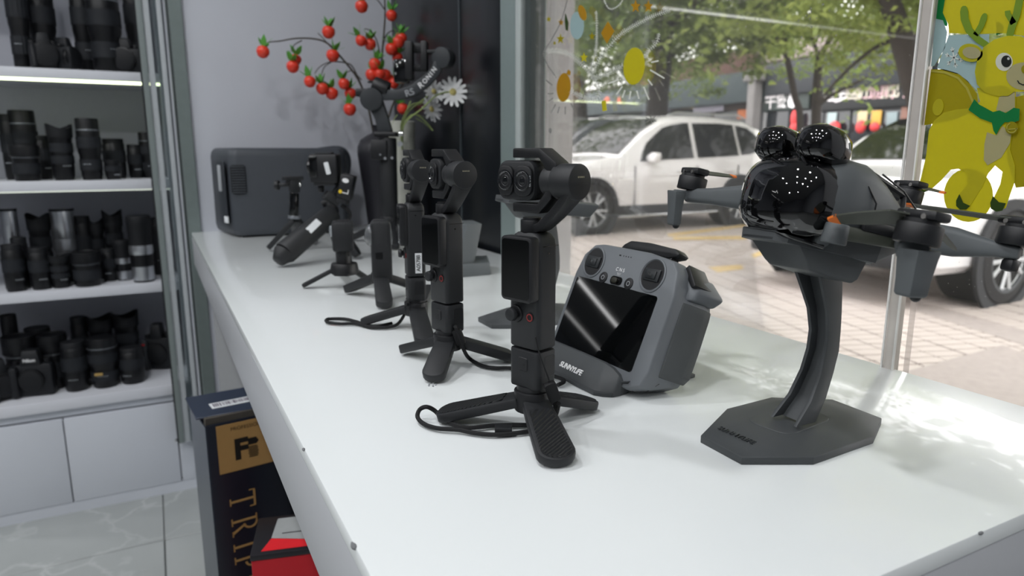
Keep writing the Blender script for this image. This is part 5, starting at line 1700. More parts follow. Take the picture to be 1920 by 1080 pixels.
def camera_body(x0, x1, ytop, shelf, row, label, rz=0.0, brand=None, lensy=False, red=True):
    Y = ROWS[row]
    z = SH[shelf]
    cx = (x0 + x1) / 2
    top = ony(cx, ytop, Y)
    H = top.z - z
    wd2 = (ony(x1, ytop, Y).x - ony(x0, ytop, Y).x)
    t = thing('camera', (top.x, Y, z), label, 'camera', rz)
    w = wd2
    MB().box((0, 0, H * .36), (w, .045, H * .70), .008).build('body', CAMB, t)
    MB().loft([[V((-w * .26, -.024, H * .68)), V((w * .26, -.024, H * .68)), V((w * .26, .024, H * .68)), V((-w * .26, .024, H * .68))], [V((-w * .18, -.018, H)), V((w * .18, -.018, H)), V((w * .18, .018, H)), V((-w * .18, .018, H))]], bev=.004).build('viewfinder_hump', CAMB, t)
    MB().box((-w * .40, -.014, H * .36), (w * .22, .055, H * .68), .010).build('grip', CAMG if red else CAMB, t)
    MB().cyl((0, -.02, H * .38), (0, -.034, H * .38), min(.034, H * .34), n=28, bev=.002).build('lens_mount', LB, t)
    MB().cyl((0, -.034, H * .38), (0, -.037, H * .38), min(.030, H * .30), n=28, bev=.001).build('body_cap', LH, t)
    MB().cyl((w * .36, 0, H * .7), (w * .36, 0, H * .8), .011, n=18, bev=.001).build('mode_dial', LB, t)
    MB().cyl((-w * .38, -.006, H * .7), (-w * .38, -.006, H * .77), .008, n=14, bev=.001).build('shutter_button', LB, t)
    if red:
        MB().box((-w * .40, -.043, H * .60), (w * .12, .003, .005), .001).build('red_accent', REDM, t)
    if brand:
        text_mesh('lettering', brand, .013, frame_xy((1, 0, 0), (0, .15, 1), (0, -.0255, H * .80)), WHT, t, .0004, bold=.0003)
    return t


T = 'on the top shelf of the cabinet'
S = 'on the second shelf down'
U = 'on the third shelf down'
D = 'on the lowest shelf'
# top shelf (above eye level)
lens(2, 40, -60, 'a', 'm', 'tele', 'tall black telephoto lens at the outer end ' + T)
lens(42, 92, -40, 'a', 'b', 'tele', 'wide tall black lens behind the shutter camera ' + T)
lens(126, 166, -40, 'a', 'b', 'tele', 'tall black lens left of the widest pair ' + T)
lens(158, 216, -30, 'a', 'f', 'tele', 'fat tall black lens beside the red accented camera ' + T)
lens(226, 262, -50, 'a', 'b', 'tele', 'tall dark lens nearest the glass door ' + T)
camera_body(50, 104, 62, 'a', 'f', 'small black camera with dials, beside the first telephoto ' + T, 0.2, red=False)
camera_body(98, 134, 70, 'a', 'f', 'narrow black camera in the middle ' + T, 0.9, red=False)
camera_body(200, 262, 72, 'a', 'f', 'black camera with grey grip and red accent ' + T, -0.2)
# second shelf
lens(0, 22, 214, 'b', 'b', 'prime', 'tall narrow black lens cut by the photo edge ' + S)
lens(14, 62, 207, 'b', 'b', 'tele', 'tallest flat topped black lens ' + S)
lens(17, 72, 272, 'b', 'f', 'cap', 'short wide black lens with silver rim, front row ' + S)
lens(62, 88, 254, 'b', 'b', 'prime', 'short dark lens half hidden behind others ' + S)
lens(86, 132, 232, 'b', 'f', 'zoom', 'black zoom lens with petal hood, left of the pair ' + S)
lens(140, 182, 222, 'b', 'f', 'tele', 'black lens with square shouldered hood, right of the pair ' + S)
lens(191, 230, 260, 'b', 'b', 'prime', 'small black lens with fine white print ' + S)
lens(196, 224, 300, 'b', 'f', 'prime', 'tiny black lens standing in front of the small one ' + S)
lens(237, 264, 271, 'b', 'b', 'prime', 'plain dark cylinder lens near the glass door ' + S)
lens(259, 284, 248, 'b', 'b', 'tele', 'tall dark lens touching the glass door edge ' + S)
# third shelf, back row
lens(0, 29, 391, 'c', 'b', 'silver', 'silver lens with black base cut by the photo edge ' + U)
lens(48, 90, 399, 'c', 'b', 'zoom', 'black lens with rounded petal hood, back row ' + U)
lens(93, 136, 391, 'c', 'b', 'silver', 'bright silver barrelled lens with black base, back row ' + U)
lens(142, 164, 405, 'c', 'b', 'prime', 'narrow black lens right of the bright silver one ' + U)
lens(166, 190, 408, 'c', 'b', 'zoom', 'small black zoom behind the widest front lens ' + U)
lens(191, 226, 393, 'c', 'b', 'zoom', 'black lens with notched hood, back row ' + U)
lens(284, 300, 408, 'c', 'b', 'prime', 'dark lens partly behind the glass door ' + U)
# front row
lens(0, 40, 458, 'c', 'f', 'prime', 'short black lens cut by the photo edge, front row ' + U)
lens(20, 46, 445, 'c', 'm', 'prime', 'dark lens squeezed between the first two ' + U)
lens(50, 88, 464, 'c', 'f', 'prime', 'short black lens second in the front row ' + U)
lens(89, 128, 476, 'c', 'f', 'zoom', 'short ribbed black lens third in the front row ' + U)
lens(131, 186, 472, 'c', 'f', 'cap', 'widest black lens of the front row ' + U)
lens(190, 212, 466, 'c', 'm', 'prime', 'dark lens between the wide one and the silver banded ones ' + U)
lens(211, 242, 450, 'c', 'm', 'banded', 'smaller black lens with two silver bands ' + U)
lens(236, 280, 404, 'c', 'f', 'banded', 'tall black lens with two bright silver bands ' + U)
# lowest shelf, back row
lens(0, 28, 590, 'd', 'b', 'cap', 'dark wide lens cut by the photo edge, back row ' + D)
lens(45, 92, 614, 'd', 'b', 'cap', 'lens with shiny round black cap, back row ' + D)
lens(130, 160, 594, 'd', 'b', 'prime', 'narrow black lens with stepped rings, back row ' + D)
lens(162, 208, 589, 'd', 'b', 'zoom', 'black lens with domed cap and pale ring ' + D)
lens(210, 256, 583, 'd', 'b', 'zoom', 'tall black lens with deep notched hood ' + D)
# front row
lens(2, 64, 629, 'd', 'm', 'cap', 'broad flat capped lens behind the named camera ' + D)
lens(66, 122, 626, 'd', 'm', 'cap', 'broad flat capped lens beside the named camera ' + D)
lens(112, 158, 640, 'd', 'f', 'prime', 'squat black lens with green gold line ' + D)
g = lens(162, 216, 632, 'd', 'f', 'tele', 'black lens with gold lettering, front row ' + D)
lens(222, 266, 650, 'd', 'f', 'prime', 'black lens with pale badge, front row ' + D)
camera_body(16, 98, 655, 'd', 'f', 'black reflex camera with white lettering ' + D, -0.15, 'Nikon', red=False)
camera_body(-22, 18, 672, 'd', 'f', 'black camera with red accent cut by the photo edge ' + D, 0.3)
camera_body(268, 318, 606, 'd', 'b', 'black camera with red accent nearest the glass door ' + D, -0.35)
MB().box((-.01, -.043, .050), (.022, .003, .008), .0005).build('gold_badge', GOLD, g, label='gold badge')
for (px, py, wq, hq, lab, z_) in ((224, 727, .016, .007, 'small white price tag lying on the lowest shelf', 'd'), (5, 757, .020, .008, 'small grey tag at the shelf edge by the photo border', 'd')):
    p = onz(px, py, SH[z_] + .0006)
    tag(MB().box((p.x, p.y, p.z), (wq, hq, .001), rot=.2).build('price_tag', LBL), lab, 'tag')
# ================================================================== STREET
GZ = -0.02
PAVM = mat('pale_paver', '#bab0a9', 0.75, noise=0.10, scale=2.2)
PAVJ = mat('paver_joint', '#6b625d', 0.9)
CONC = mat('grey_concrete', '#a29994', 0.85, noise=0.12, scale=25, bump=0.3, bscale=120)
ROADM = mat('asphalt', '#6c6c6c', 0.85, noise=0.1, scale=8)
YELP = mat('worn_yellow_paint', '#c7ab72', 0.8, noise=0.15, scale=9)
road = struct('floor_street', MB().box((30, 6, GZ - 0.06), (58.6, 90, 0.09)), ROADM)
road.name = 'street_ground'
fwt = struct('pavement', MB().box((6.2, 6, GZ - 0.03), (11.0, 34, 0.045)), PAVJ)
# pavers laid on a grid turned 17 degrees
pa = R(90 - 17)
pu, pv = V((cos(pa), sin(pa), 0)), V((-sin(pa), cos(pa), 0))
PW, PL = .10, .20
cells = []
for i in range(-60, 130):
    for j in range(-60, 60):
        c = pu * (i + .5) * PW + pv * ((j + .5) * PL)
        if not (.75 < c.x < 11 and -2 < c.y < 13):
            continue
        q = c - EYE + V((0, 0, GZ))
        dpt = q.dot(FW)
        if dpt < .5:
            continue
        sx_ = 960 + F_PX * q.dot(RT) / dpt
        sy_ = 540 - F_PX * q.dot(UP) / dpt
        if not (960 < sx_ < 1980 and sy_ < 800):
            continue
        # the concrete apron corner near the door stays free
        if (c - V((2.55, .05, 0))).dot(V((.30, -.95, 0))) > -.62 and c.x < 3.4:
            continue
        cells.append((dpt, sx_, sy_, c))
cells.sort(key=lambda k: k[0])
vis = [k for k in cells if 1040 < k[1] < 1920 and k[2] > 560 - 0.0 and k[2] < 285 + .30 * k[1] ]
pav_me = MB().box((0, 0, 0), (PW - .014, PL - .014, .02), .003, rot=pa, seg=1).mesh('paver', PAVM)
near = vis[:300]
ids = set(id(k) for k in near)
for k in near:
    o = bpy.data.objects.new('paver', pav_me)
    COL.objects.link(o)
    o.parent = fwt
    o.location = (k[3].x, k[3].y, GZ - .010 + rnd.uniform(-.0015, .0015))
vv, ff = [], []
for k in cells:
    if id(k) in ids:
        continue
    c = k[3]
    z = GZ + rnd.uniform(-.0012, .0012)
    a, b = pu * (PW - .014) / 2, pv * (PL - .014) / 2
    i0 = len(vv)
    vv += [c - a - b + V((0, 0, z)), c + a - b + V((0, 0, z)), c + a + b + V((0, 0, z)), c - a + b + V((0, 0, z))]
    vv += [p - V((0, 0, .012)) for p in vv[i0:i0 + 4]]
    ff += [(i0, i0 + 1, i0 + 2, i0 + 3), (i0, i0 + 4, i0 + 5, i0 + 1), (i0 + 1, i0 + 5, i0 + 6, i0 + 2), (i0 + 2, i0 + 6, i0 + 7, i0 + 3), (i0 + 3, i0 + 7, i0 + 4, i0)]
me = bpy.data.meshes.new('paver_field')
me.from_pydata([tuple(v) for v in vv], [], ff)
me.materials.append(PAVM)
o = bpy.data.objects.new('paver_field', me)
COL.objects.link(o)
o.parent = fwt
o['kind'] = 'stuff'
# concrete apron before the shop, kerb band
ap = [onz(*q, GZ) for q in ((1690, 700), (1880, 648), (1990, 690), (2100, 900), (1700, 900))]
struct('apron', MB().prism([(p.x, p.y) for p in ap], GZ - .02, GZ + .004), CONC)
bd_ = [onz(*q, GZ) for q in ((1690, 575), (1960, 660), (2000, 640), (1690, 560))]
struct('kerb_band', MB().prism([(p.x, p.y) for p in bd_], GZ - .02, GZ + .003), CONC)
# worn parking lines
for i, poly in enumerate(([(1250, 439), (1395, 421), (1400, 425), (1255, 444)], [(1262, 444), (1400, 443), (1400, 449), (1262, 450)], [(1408, 478), (1455, 460), (1462, 464), (1414, 484)], [(1328, 501), (1390, 497), (1393, 505), (1345, 511)])):
    struct('road_marking', MB().prism([(p.x, p.y) for p in [onz(*q, GZ) for q in poly]], GZ - .002, GZ + .0035), YELP)

# ------------------------------------------------------------------ white pillar outside, next to the window
struct('wall_pillar', MB().box((.955, 2.28, .80), (.55, .68, 1.64), .004).box((.955, 2.28, 1.70), (.58, .7, .16), .004), mat('white_pillar_paint', '#ebe8e6', 0.7, noise=0.03, scale=3))
# ------------------------------------------------------------------ cars
CARG = mat('car_glass', '#0b0e10', 0.06, spec=0.35)
CLAD = mat('car_cladding', '#24262a', 0.7)
TYRE = mat('tyre_rubber', '#1d1d1f', 0.8, noise=0.1, scale=30)
RIMM = mat('alloy_rim', '#c6c9cb', 0.4, metal=0.3)
LAMPG = mat('headlamp', '#c9d0d4', 0.08, coat=1)


def car(name, loc, rz, label, paint, hs=1.0, group=None, suv=True, chrome_sill=True, cab=0.0):
    """local x forward (front at +x), y left, z up; origin under the front axle"""
    t = thing(name, loc, label, 'car', rz)
    WB, HW = 2.79, .92
    zr = 1.66 * hs
    belt = .98 * (1 - (1 - hs) * .4)
    hood = 1.02 * (1 - (1 - hs) * .5)
    zl = .26
    # stations: x, z of sill, z of shoulder (belt), half width at belt, z top, half width at top
    stn = [(.93, .36, .62, .60, .66, .50), (.90, .30, .74, .74, .80, .62), (.72, zl, .84, .86, .93, .70), (.30 + cab * .3, zl, .92, .90, hood - .02, .74), (-.10 + cab * .6, zl, .94, .915, hood + .01, .76), (-.55 + cab, zl, belt - .01, .92, hood + .05, .76),
           (-1.00 + cab, zl, belt, .92, hood + (zr - hood) * .62, .70), (-1.35 + cab, zl, belt + .01, .92, zr - .07, .665), (-1.75 + cab * .6, zl, belt + .02, .92, zr, .66), (-2.50, zl, belt + .05, .92, zr, .655), (-3.10, zl, belt + .08, .91, zr - .05, .64), (-3.45, zl, belt + .11, .89, zr - .15, .61),
           (-3.68, .30, belt + .06, .84, belt + .12, .66), (-3.74, .40, .80, .78, .86, .66)]
    rings_ = []
    for x, zs, zb, wb, zt2, wt in stn:
        pts = [(0, zs), (wb * .90, zs), (wb * .975, zs + .06), (wb * 1.0, zs + (zb - zs) * .55), (wb * .985, zb - .06), (wb * .96, zb), (wt + (wb * .96 - wt) * .12, zt2 - (zt2 - zb) * .10), (wt * .93, zt2 - .012), (wt * .6, zt2 + .012), (0, zt2 + .02)]
        rings_.append([V((x, y, z)) for y, z in pts] + [V((x, -y, z)) for y, z in pts[-2:0:-1]])
    body = MB().loft(rings_).build('body', paint, t, sharp=32)
    # glass: side windows lie on the leaning greenhouse side
    def gp(x, k, s):
        """point on the side of the greenhouse at station x, k 0 belt..1 roof"""
        for a, b in zip(stn, stn[1:]):
            if a[0] >= x >= b[0]:
                f = (a[0] - x) / (a[0] - b[0])
                zb = a[2] + (b[2] - a[2]) * f
                wb = a[3] + (b[3] - a[3]) * f
                zt2 = a[4] + (b[4] - a[4]) * f
                wt = a[5] + (b[5] - a[5]) * f
                p0, p1 = V((wb * .96, zb)), V((wt + (wb * .96 - wt) * .12, zt2 - (zt2 - zb) * .10))
                q = p0.lerp(p1, k)
                return V((x, s * (q.x + .009), q.y))
    for s in (1, -1):
        front_w = [(-.84, .06, .10), (-.90, .06, .42), (-1.00, .06, .66), (-1.10, .06, .76), (-1.22, .06, .84), (-1.35, .06, .90), (-1.50, .06, .93), (-1.75, .06, .93), (-1.85, .06, .93)]
        rear_w = [(-1.93, .06, .93), (-2.2, .06, .93), (-2.5, .06, .93), (-2.78, .06, .93)]
        quart = [(-2.84, .07, .93), (-3.0, .08, .91), (-3.10, .10, .89), (-3.22, .15, .80), (-3.34, .30, .60), (-3.37, .40, .50)]
        for nm, w in (('front_side_window', front_w), ('rear_side_window', rear_w), ('quarter_window', quart)):
            mbw = MB()
            mbw.loft([[gp(x, a_ + (b_ - a_) * f_ / 4, s) for f_ in range(5)] + [gp(x, a_ + (b_ - a_) * f_ / 4, s) + V((0, -s * .02, 0)) for f_ in (4, 3, 2, 1, 0)] for x, a_, b_ in [(x_ + (cab if x_ > -1.4 else cab * .5 if x_ > -1.8 else 0), q1, q2) for x_, q1, q2 in w]])
            mbw.build(nm, CARG, body)
        # cladding, sill strip
        cl = MB().box((-1.395, s * .885, .30), (1.95, .07, .17), .02)
        cl.build('sill_cladding', CLAD, t)
        if chrome_sill:
            MB().box((-1.395, s * .925, .235), (1.9, .02, .035), .008).build('sill_strip', mat('satin_strip', '#c9ccce', 0.25, metal=0.7), t)
        MB().box((-1.35, s * .93, .80), (1.0, .008, .012), .003).build('door_crease', paint, body)
        for x in (-1.6, -2.55):
            MB().box((x, s * .93, belt - .13), (.20, .03, .03), .008).build('door_handle', paint, body)
        for x in (-.72, -1.89, -2.74):
            MB().box((x, s * .916, .62), (.006, .02, .62), 0).build('door_gap', CLAD, body)
        mr = MB().loft([[V((-.94, s * .86, belt + .03)), V((-1.02, s * .86, belt + .03)), V((-1.02, s * .86, belt + .10)), V((-.94, s * .86, belt + .10))], [V((-.90, s * .98, belt + .0)), V((-1.04, s * .98, belt + .0)), V((-1.05, s * .98, belt + .15)), V((-.93, s * .98, belt + .14))], [V((-.90, s * 1.10, belt + .01)), V((-1.03, s * 1.10, belt + .02)), V((-1.04, s * 1.10, belt + .14)), V((-.93, s * 1.10, belt + .13))]], bev=.03)
        mr.build('mirror', paint, t)
        if suv:
            MB().tube([V((-1.55, s * .60, zr + .0)), V((-1.7, s * .61, zr + .045)), V((-3.0, s * .60, zr + .035)), V((-3.15, s * .59, zr - .02))], .016, 8).build('roof_rail', mat('satin_strip', '#c9ccce', 0.25, metal=0.7), t)
        # wheels and arches
        for x in (0, -WB):
            MB().lathe([(.36, .0), (.44, .0), (.44, .03), (.36, .03)], 40, M.Translation((x, s * .905, .35)) @ frame((0, s, 0)), closed=True).build('arch_trim', CLAD, t)
            MB().cyl((x, s * .60, .36), (x, s * .921, .36), .375, n=40).build('wheel_well', mat('black_void', '#0a0a0b', 0.9), t)
            k = M.Translation((x, s * .82, .35)) @ frame((0, s, 0))
            wh = MB().lathe([(.245, -.11), (.33, -.11), (.35, -.08), (.35, .08), (.335, .11), (.26, .125), (.245, .11)], 44, k).build('wheel', TYRE, t)
            MB().lathe([(.25, .09), (.262, .125), (.235, .12), (.225, .06), (0, .05)], 40, k).build('rim', mat('rim_dark', '#3c3f42', 0.5, metal=0.3), wh)
            sp = MB()
            for j in range(5):
                for da in (-.23, .23):
                    a = 2 * pi * j / 5 + .3
                    p0, p1 = V((.05 * cos(a), .05 * sin(a), .11)), V((.238 * cos(a + da), .238 * sin(a + da), .112))
                    sp.tube([p0, p1], [.015, .017], 6, flat=.7)
            t2 = sp.bm
            bmesh.ops.transform(t2, matrix=k, verts=t2.verts)
            sp.lathe([(.226, .100), (.246, .118), (.256, .118), (.256, .100)], 36, k, closed=True)
            sp.cyl(k @ V((0, 0, .09)), k @ V((0, 0, .125)), .045, n=16)
            sp.build('spokes', RIMM, wh)
    # windscreen and rear window
    def top(x):
        for a, b in zip(stn, stn[1:]):
            if a[0] >= x >= b[0]:
                f = (a[0] - x) / (a[0] - b[0])
                return a[4] + (b[4] - a[4]) * f, a[5] + (b[5] - a[5]) * f
    ws = []
    for x in (-.58, -.80, -1.00, -1.20, -1.36):
        x += cab
        z, w = top(x)
        ws.append([V((x, w * .90, z + .012)), V((x, w * .5, z + .030)), V((x, 0, z + .034)), V((x, -w * .5, z + .030)), V((x, -w * .90, z + .012))])
    MB().loft(ws, closed=False, cap=False).build('windscreen', CARG, body)
    ws = []
    for x in (-3.42, -3.55, -3.66):
        z, w = top(x)
        ws.append([V((x, w * .88, z + .012)), V((x, w * .5, z + .030)), V((x, 0, z + .034)), V((x, -w * .5, z + .030)), V((x, -w * .88, z + .012))])
    MB().loft(ws, closed=False, cap=False).build('rear_window', CARG, body)
    # nose
    MB().box((.915, 0, .56), (.05, 1.0, .16), .02).build('grille', CLAD, t)
    MB().box((.90, 0, .36), (.08, 1.35, .14), .03).build('lower_bumper', CLAD, t)
    for s in (1, -1):
        MB().loft([[V((.89, s * .50, .66)), V((.89, s * .50, .78)), V((.84, s * .50, .80))], [V((.74, s * .80, .70)), V((.74, s * .80, .82)), V((.66, s * .80, .84))]], bev=.008).build('headlamp', LAMPG, t)
    MB().box((.948, 0, .50), (.012, .44, .12), .003).build('number_plate', mat('plate_blue', '#2f5fa8', 0.4), t)
    MB().cyl((.935, 0, .66), (.95, 0, .66), .055, n=24).build('round_badge', CHROME, t)
    return t


WPAINT = mat('white_car_paint', '#e8e6e5', 0.22, coat=0.7, noise=0.01)
PPAINT = mat('pearl_car_paint', '#e2e1e2', 0.2, coat=0.8, noise=0.01)
DPAINT = mat('dark_car_paint', '#43474d', 0.2, coat=0.8)
def fw_ground(px, py):
    return onz(px, py, GZ)


a1 = fw_ground(1102, 440)
car('car', (a1.x, a1.y + .85, GZ), pi + R(1.5), 'white parked SUV with silver sill strip beyond the pocket camera', WPAINT)
a2 = fw_ground(1854, 568)
car('car', (a2.x, a2.y + .85, GZ), pi + R(2), 'white parked crossover behind the reindeer film and the drone', PPAINT, hs=.90, suv=False, chrome_sill=False, cab=.42)
car('car', (a1.x + .7, a1.y + 3.65, GZ), pi + R(2), 'dark grey car parked behind the white SUV', DPAINT, hs=1.06, suv=True, chrome_sill=False)

# ------------------------------------------------------------------ trees
BARK = mat('dark_bark', '#2f2925', 0.9, noise=0.25, scale=14, bump=0.6, bscale=40)


def leaf_mat(name, c1_, c2_):
    m = mat(name, c1_, 0.55, noise=0.2, scale=1.3, col2=c2_)
    n = m.node_tree
    b = n.nodes['Principled BSDF']
    out = n.nodes['Material Output']
    tl = n.nodes.new('ShaderNodeBsdfTranslucent')
    mxs = n.nodes.new('ShaderNodeMixShader')
    mxs.inputs[0].default_value = 0.45
    src = b.inputs['Base Color'].links[0].from_socket
    n.links.new(src, tl.inputs[0])
    n.links.new(b.outputs[0], mxs.inputs[1])
    n.links.new(tl.outputs[0], mxs.inputs[2])
    n.links.new(mxs.outputs[0], out.inputs[0])
    return m


LV1 = leaf_mat('tree_leaf_green', '#98a854', '#50693a')
LV2 = leaf_mat('tree_leaf_olive', '#a9b05c', '#5d7540')


def foliage(par, blobs, n, size, m, seed):
    rr = random.Random(seed)
    vv, ff = [], []
    tot = sum(b[3] * b[4] * b[5] for b in blobs) or 1
    for (x, y, z, rx, ry, rz) in blobs:
        k = int(n * rx * ry * rz / tot)
        # sub clumps make the crown lumpy
        cl = [V((rr.gauss(0, .5), rr.gauss(0, .5), rr.gauss(0, .5))) for _ in range(max(4, k // 90))]
        for _ in range(k):
            c0 = rr.choice(cl)
            d = c0 + V((rr.gauss(0, .16), rr.gauss(0, .16), rr.gauss(0, .13)))
            p = V((x + d.x * rx, y + d.y * ry, z + d.z * rz))
            a, e = rr.uniform(0, 2 * pi), rr.gauss(-.3, .5)
            u = V((cos(a) * cos(e), sin(a) * cos(e), sin(e)))
            s_ = V((-sin(a), cos(a), rr.gauss(0, .5))).normalized()
            L_ = size * rr.uniform(.7, 1.3)
            w = L_ * .32
            i0 = len(vv)
            up_ = u.cross(s_) * w * .3
            vv += [p, p + u * L_ * .5 - s_ * w + up_, p + u * L_, p + u * L_ * .5 + s_ * w + up_]
            ff += [(i0, i0 + 1, i0 + 2), (i0, i0 + 2, i0 + 3)]
    me = bpy.data.meshes.new('foliage')
    me.from_pydata([tuple(v) for v in vv], [], ff)
    me.materials.append(m)
    o = bpy.data.objects.new('foliage', me)
    COL.objects.link(o)
    o.parent = par
    o['kind'] = 'stuff'
    return o


def at_depth(px, py, d):
    """point seen at the picture point, d metres ahead"""
    r = ray(px, py)
    return EYE + r * (d / V((r.x, r.y, 0)).dot(V((FW.x, FW.y, 0)).normalized()))


def tree(label, branches, blobs, n, size, m, seed, crown=0.0):
    base = branches[0][0][0]
    t = thing('street_tree', (base.x, base.y, GZ), label, 'tree')
    o0 = V((base.x, base.y, GZ))
    for i, (pts, r0, r1) in enumerate(branches):
        sp = smooth_path([p - o0 for p in pts], 5)
        MB().tube(sp, [r0 + (r1 - r0) * k / (len(sp) - 1) for k in range(len(sp))], 10).build('trunk' if i == 0 else 'branch', BARK, t)
    bl = []
    for (px, py, d, rx, rz) in blobs:
        p = at_depth(px, py, d) - o0
        bl.append((p.x, p.y, p.z, rx, rx * 1.1, rz))
    if bl:
        foliage(t, bl, n, size, m, seed)
    if crown:
        # the crown goes on upwards above what the window shows
        foliage(t, [(-.6, 0, 6.6, crown * .9, crown * 1.05, 3.0)], 6000, size * 1.9, m, seed + 100).name = 'upper_foliage'
    return t


D = at_depth
# right leaning thick trunk
tree('big street tree with thick leaning dark trunk behind the steel mullion',
     [([V((D(1735, 260, 10).x, D(1735, 260, 10).y, GZ)), D(1730, 230, 10), D(1712, 150, 10), D(1690, 70, 10), D(1668, 0, 10), D(1650, -90, 10)], .19, .12),
      ([D(1700, 100, 10), D(1745, 40, 10.3), D(1800, -30, 10.6)], .07, .04), ([D(1668, 0, 10), D(1600, -60, 10.2), D(1540, -110, 10.4)], .06, .03),
      ([D(1690, 70, 10), D(1640, 90, 10.6), D(1585, 135, 11), D(1540, 185, 11.4)], .035, .02)],
     [(1600, 60, 10.5, .9, .5), (1650, 108, 11.2, .75, .28), (1760, 60, 10.6, .8, .8), (1560, -40, 10.6, 1.5, .8), (1740, -60, 10.2, 1.6, .9), (1850, 20, 10.4, 1.2, .9), (1900, 120, 10.8, .9, .8), (1580, 20, 11.2, 1.1, .5)], 11000, .095, LV2, 11, 3.0)
# slender forked tree in the middle
tree('slender forked street tree before the dark shop fronts',
     [([V((D(1500, 260, 14).x, D(1500, 260, 14).y, GZ)), D(1500, 230, 14), D(1490, 180, 14), D(1478, 120, 14), D(1470, 85, 14), D(1474, 40, 14), D(1480, -30, 14)], .075, .04),
      ([D(1470, 88, 14), D(1452, 60, 14), D(1440, 20, 14), D(1425, -40, 14)], .06, .035), ([D(1530, 245, 14), D(1532, 160, 14.1), D(1538, 110, 14.2), D(1550, 85, 14.2), D(1575, 40, 14.3)], .10, .04),
      ([D(1536, 130, 14.1), D(1532, 100, 14), D(1520, 60, 14)], .05, .03), ([D(1530, 200, 14), D(1560, 178, 14), D(1600, 158, 14), D(1625, 145, 14.1)], .05, .025)],
     [(1440, 40, 14, 1.0, .7), (1500, 10, 14, 1.1, .6), (1540, 50, 14.4, .8, .5), (1420, 95, 14.3, .7, .5), (1470, -50, 14, 1.6, .9), (1560, 95, 14.6, .45, .3)], 7500, .10, LV1, 12, 2.6)
# unseen trees added right of the window to block sky light on the counter
for i, (x, y) in enumerate(((9.6, 1.2), (9.8, -4.0), (9.6, -9.5))):
    tree(['leafy street tree beyond the white crossover', 'leafy street tree further along the kerb past the crossover', 'last leafy street tree of the row along the kerb'][i],
         [([V((x, y, GZ)), V((x, y, 1.5)), V((x + .15, y + .1, 3.2)), V((x, y, 5.5))], .17, .10), ([V((x + .1, y, 2.8)), V((x - .7, y - .6, 4.2)), V((x - 1.2, y - 1.0, 5.4))], .08, .04)], [], 0, .2, LV2, 40 + i, 3.2)
# wide tree on the left
tree('broad leafy street tree beyond the white SUV',
     [([V((D(1232, 250, 16).x, D(1232, 250, 16).y, GZ)), D(1232, 200, 16), D(1240, 130, 16), D(1243, 60, 16), D(1236, 20, 16), D(1230, -50, 16)], .27, .16),
      ([D(1240, 80, 16), D(1270, 40, 16), D(1310, 0, 16), D(1350, -50, 16)], .12, .06), ([D(1240, 60, 16), D(1195, 42, 16), D(1150, 20, 16), D(1100, -20, 16)], .11, .05), ([D(1236, 120, 16), D(1280, 90, 16.2), D(1330, 60, 16.4)], .07, .03)],
     [(1330, 60, 15.6, 1.7, 1.0), (1390, 95, 15.8, 1.2, .75), (1300, 115, 16, 1.0, .5), (1160, 70, 16, 1.4, .8), (1100, 60, 16.4, 1.2, .9), (1130, 130, 17, 1.2, .7), (1250, -20, 16, 2.2, .9), (1380, 10, 16, 1.6, .8), (1200, 110, 16.6, .9, .7)], 15000, .12, LV1, 13, 3.2)
# shaded tree further back at the left
tree('shaded street tree close to the white pillar',
     [([V((D(1085, 250, 19).x, D(1085, 250, 19).y, GZ)), D(1085, 200, 19), D(1080, 120, 19), D(1085, 40, 19), D(1090, -60, 19)], .26, .15), ([D(1083, 110, 19), D(1115, 70, 19), D(1150, 20, 19)], .1, .05)],
     [(1080, 40, 19, 1.7, 1.4), (1150, 110, 19.5, 1.4, .9), (1110, 0, 19, 2.4, 1.2), (1190, 60, 20, 1.8, 1.4), (1240, 100, 21, 1.6, 1.0)], 9000, .14, LV1, 14)

# ------------------------------------------------------------------ shops across the street
FX = 25.0


def fyz(px, py, x=FX):
    p = onx(px, py, x)
    return p.y, p.z


def shop(name, label, px0, px1, parts, x=FX, depth=5.0, wall_m=None, z_top=None):
    y1, _ = fyz(px0, 200, x)
    y0, _ = fyz(px1, 200, x)
    t = thing(name, (x, (y0 + y1) / 2, GZ), label, 'building')
    W_ = y1 - y0
    MB().box((depth / 2, 0, z_top / 2), (depth, W_, z_top), .02).build('wall', wall_m, t)

    def P(px, py, off=.0):
        y, z = fyz(px, py, x - off)
        return V((-off, y - (y0 + y1) / 2, z - GZ))

    def panel(nm, pxa, pya, pxb, pyb, m, off=.08, th=.08, bev=.01):
        a, b = P(pxa, pya, off), P(pxb, pyb, off)
        return MB().box(((-off + th / 2), (a.y + b.y) / 2, (a.z + b.z) / 2), (th, abs(a.y - b.y), abs(a.z - b.z)), bev).build(nm, m, t)

    def txt(s, px, py, size, m, off=.22, rot=0):
        p = P(px, py, off)
        return text_mesh('sign_lettering', s, size, frame_xy((0, -1, 0), (0, 0, 1), p) @ M.Rotation(rot, 4, 'Z'), m, t, .01, bold=.006)
    parts(t, P, panel, txt)
    return t


DKW = mat('charcoal_facade', '#25282c', 0.6, noise=0.1, scale=1)
DKS = mat('dark_sign_board', '#14171a', 0.5, noise=0.1, scale=1)
DKG = mat('shop_glass', '#1c2126', 0.1, coat=0.5)
SGW = mat('sign_white', '#e6e2e3', 0.5, emit=.45)
SGC = mat('sign_cream', '#cfc8b8', 0.5, emit=.25)
SGP = mat('sign_pink', '#cba9ad', 0.5, emit=.2)
LANT = mat('red_lantern', '#c93a3c', 0.5)


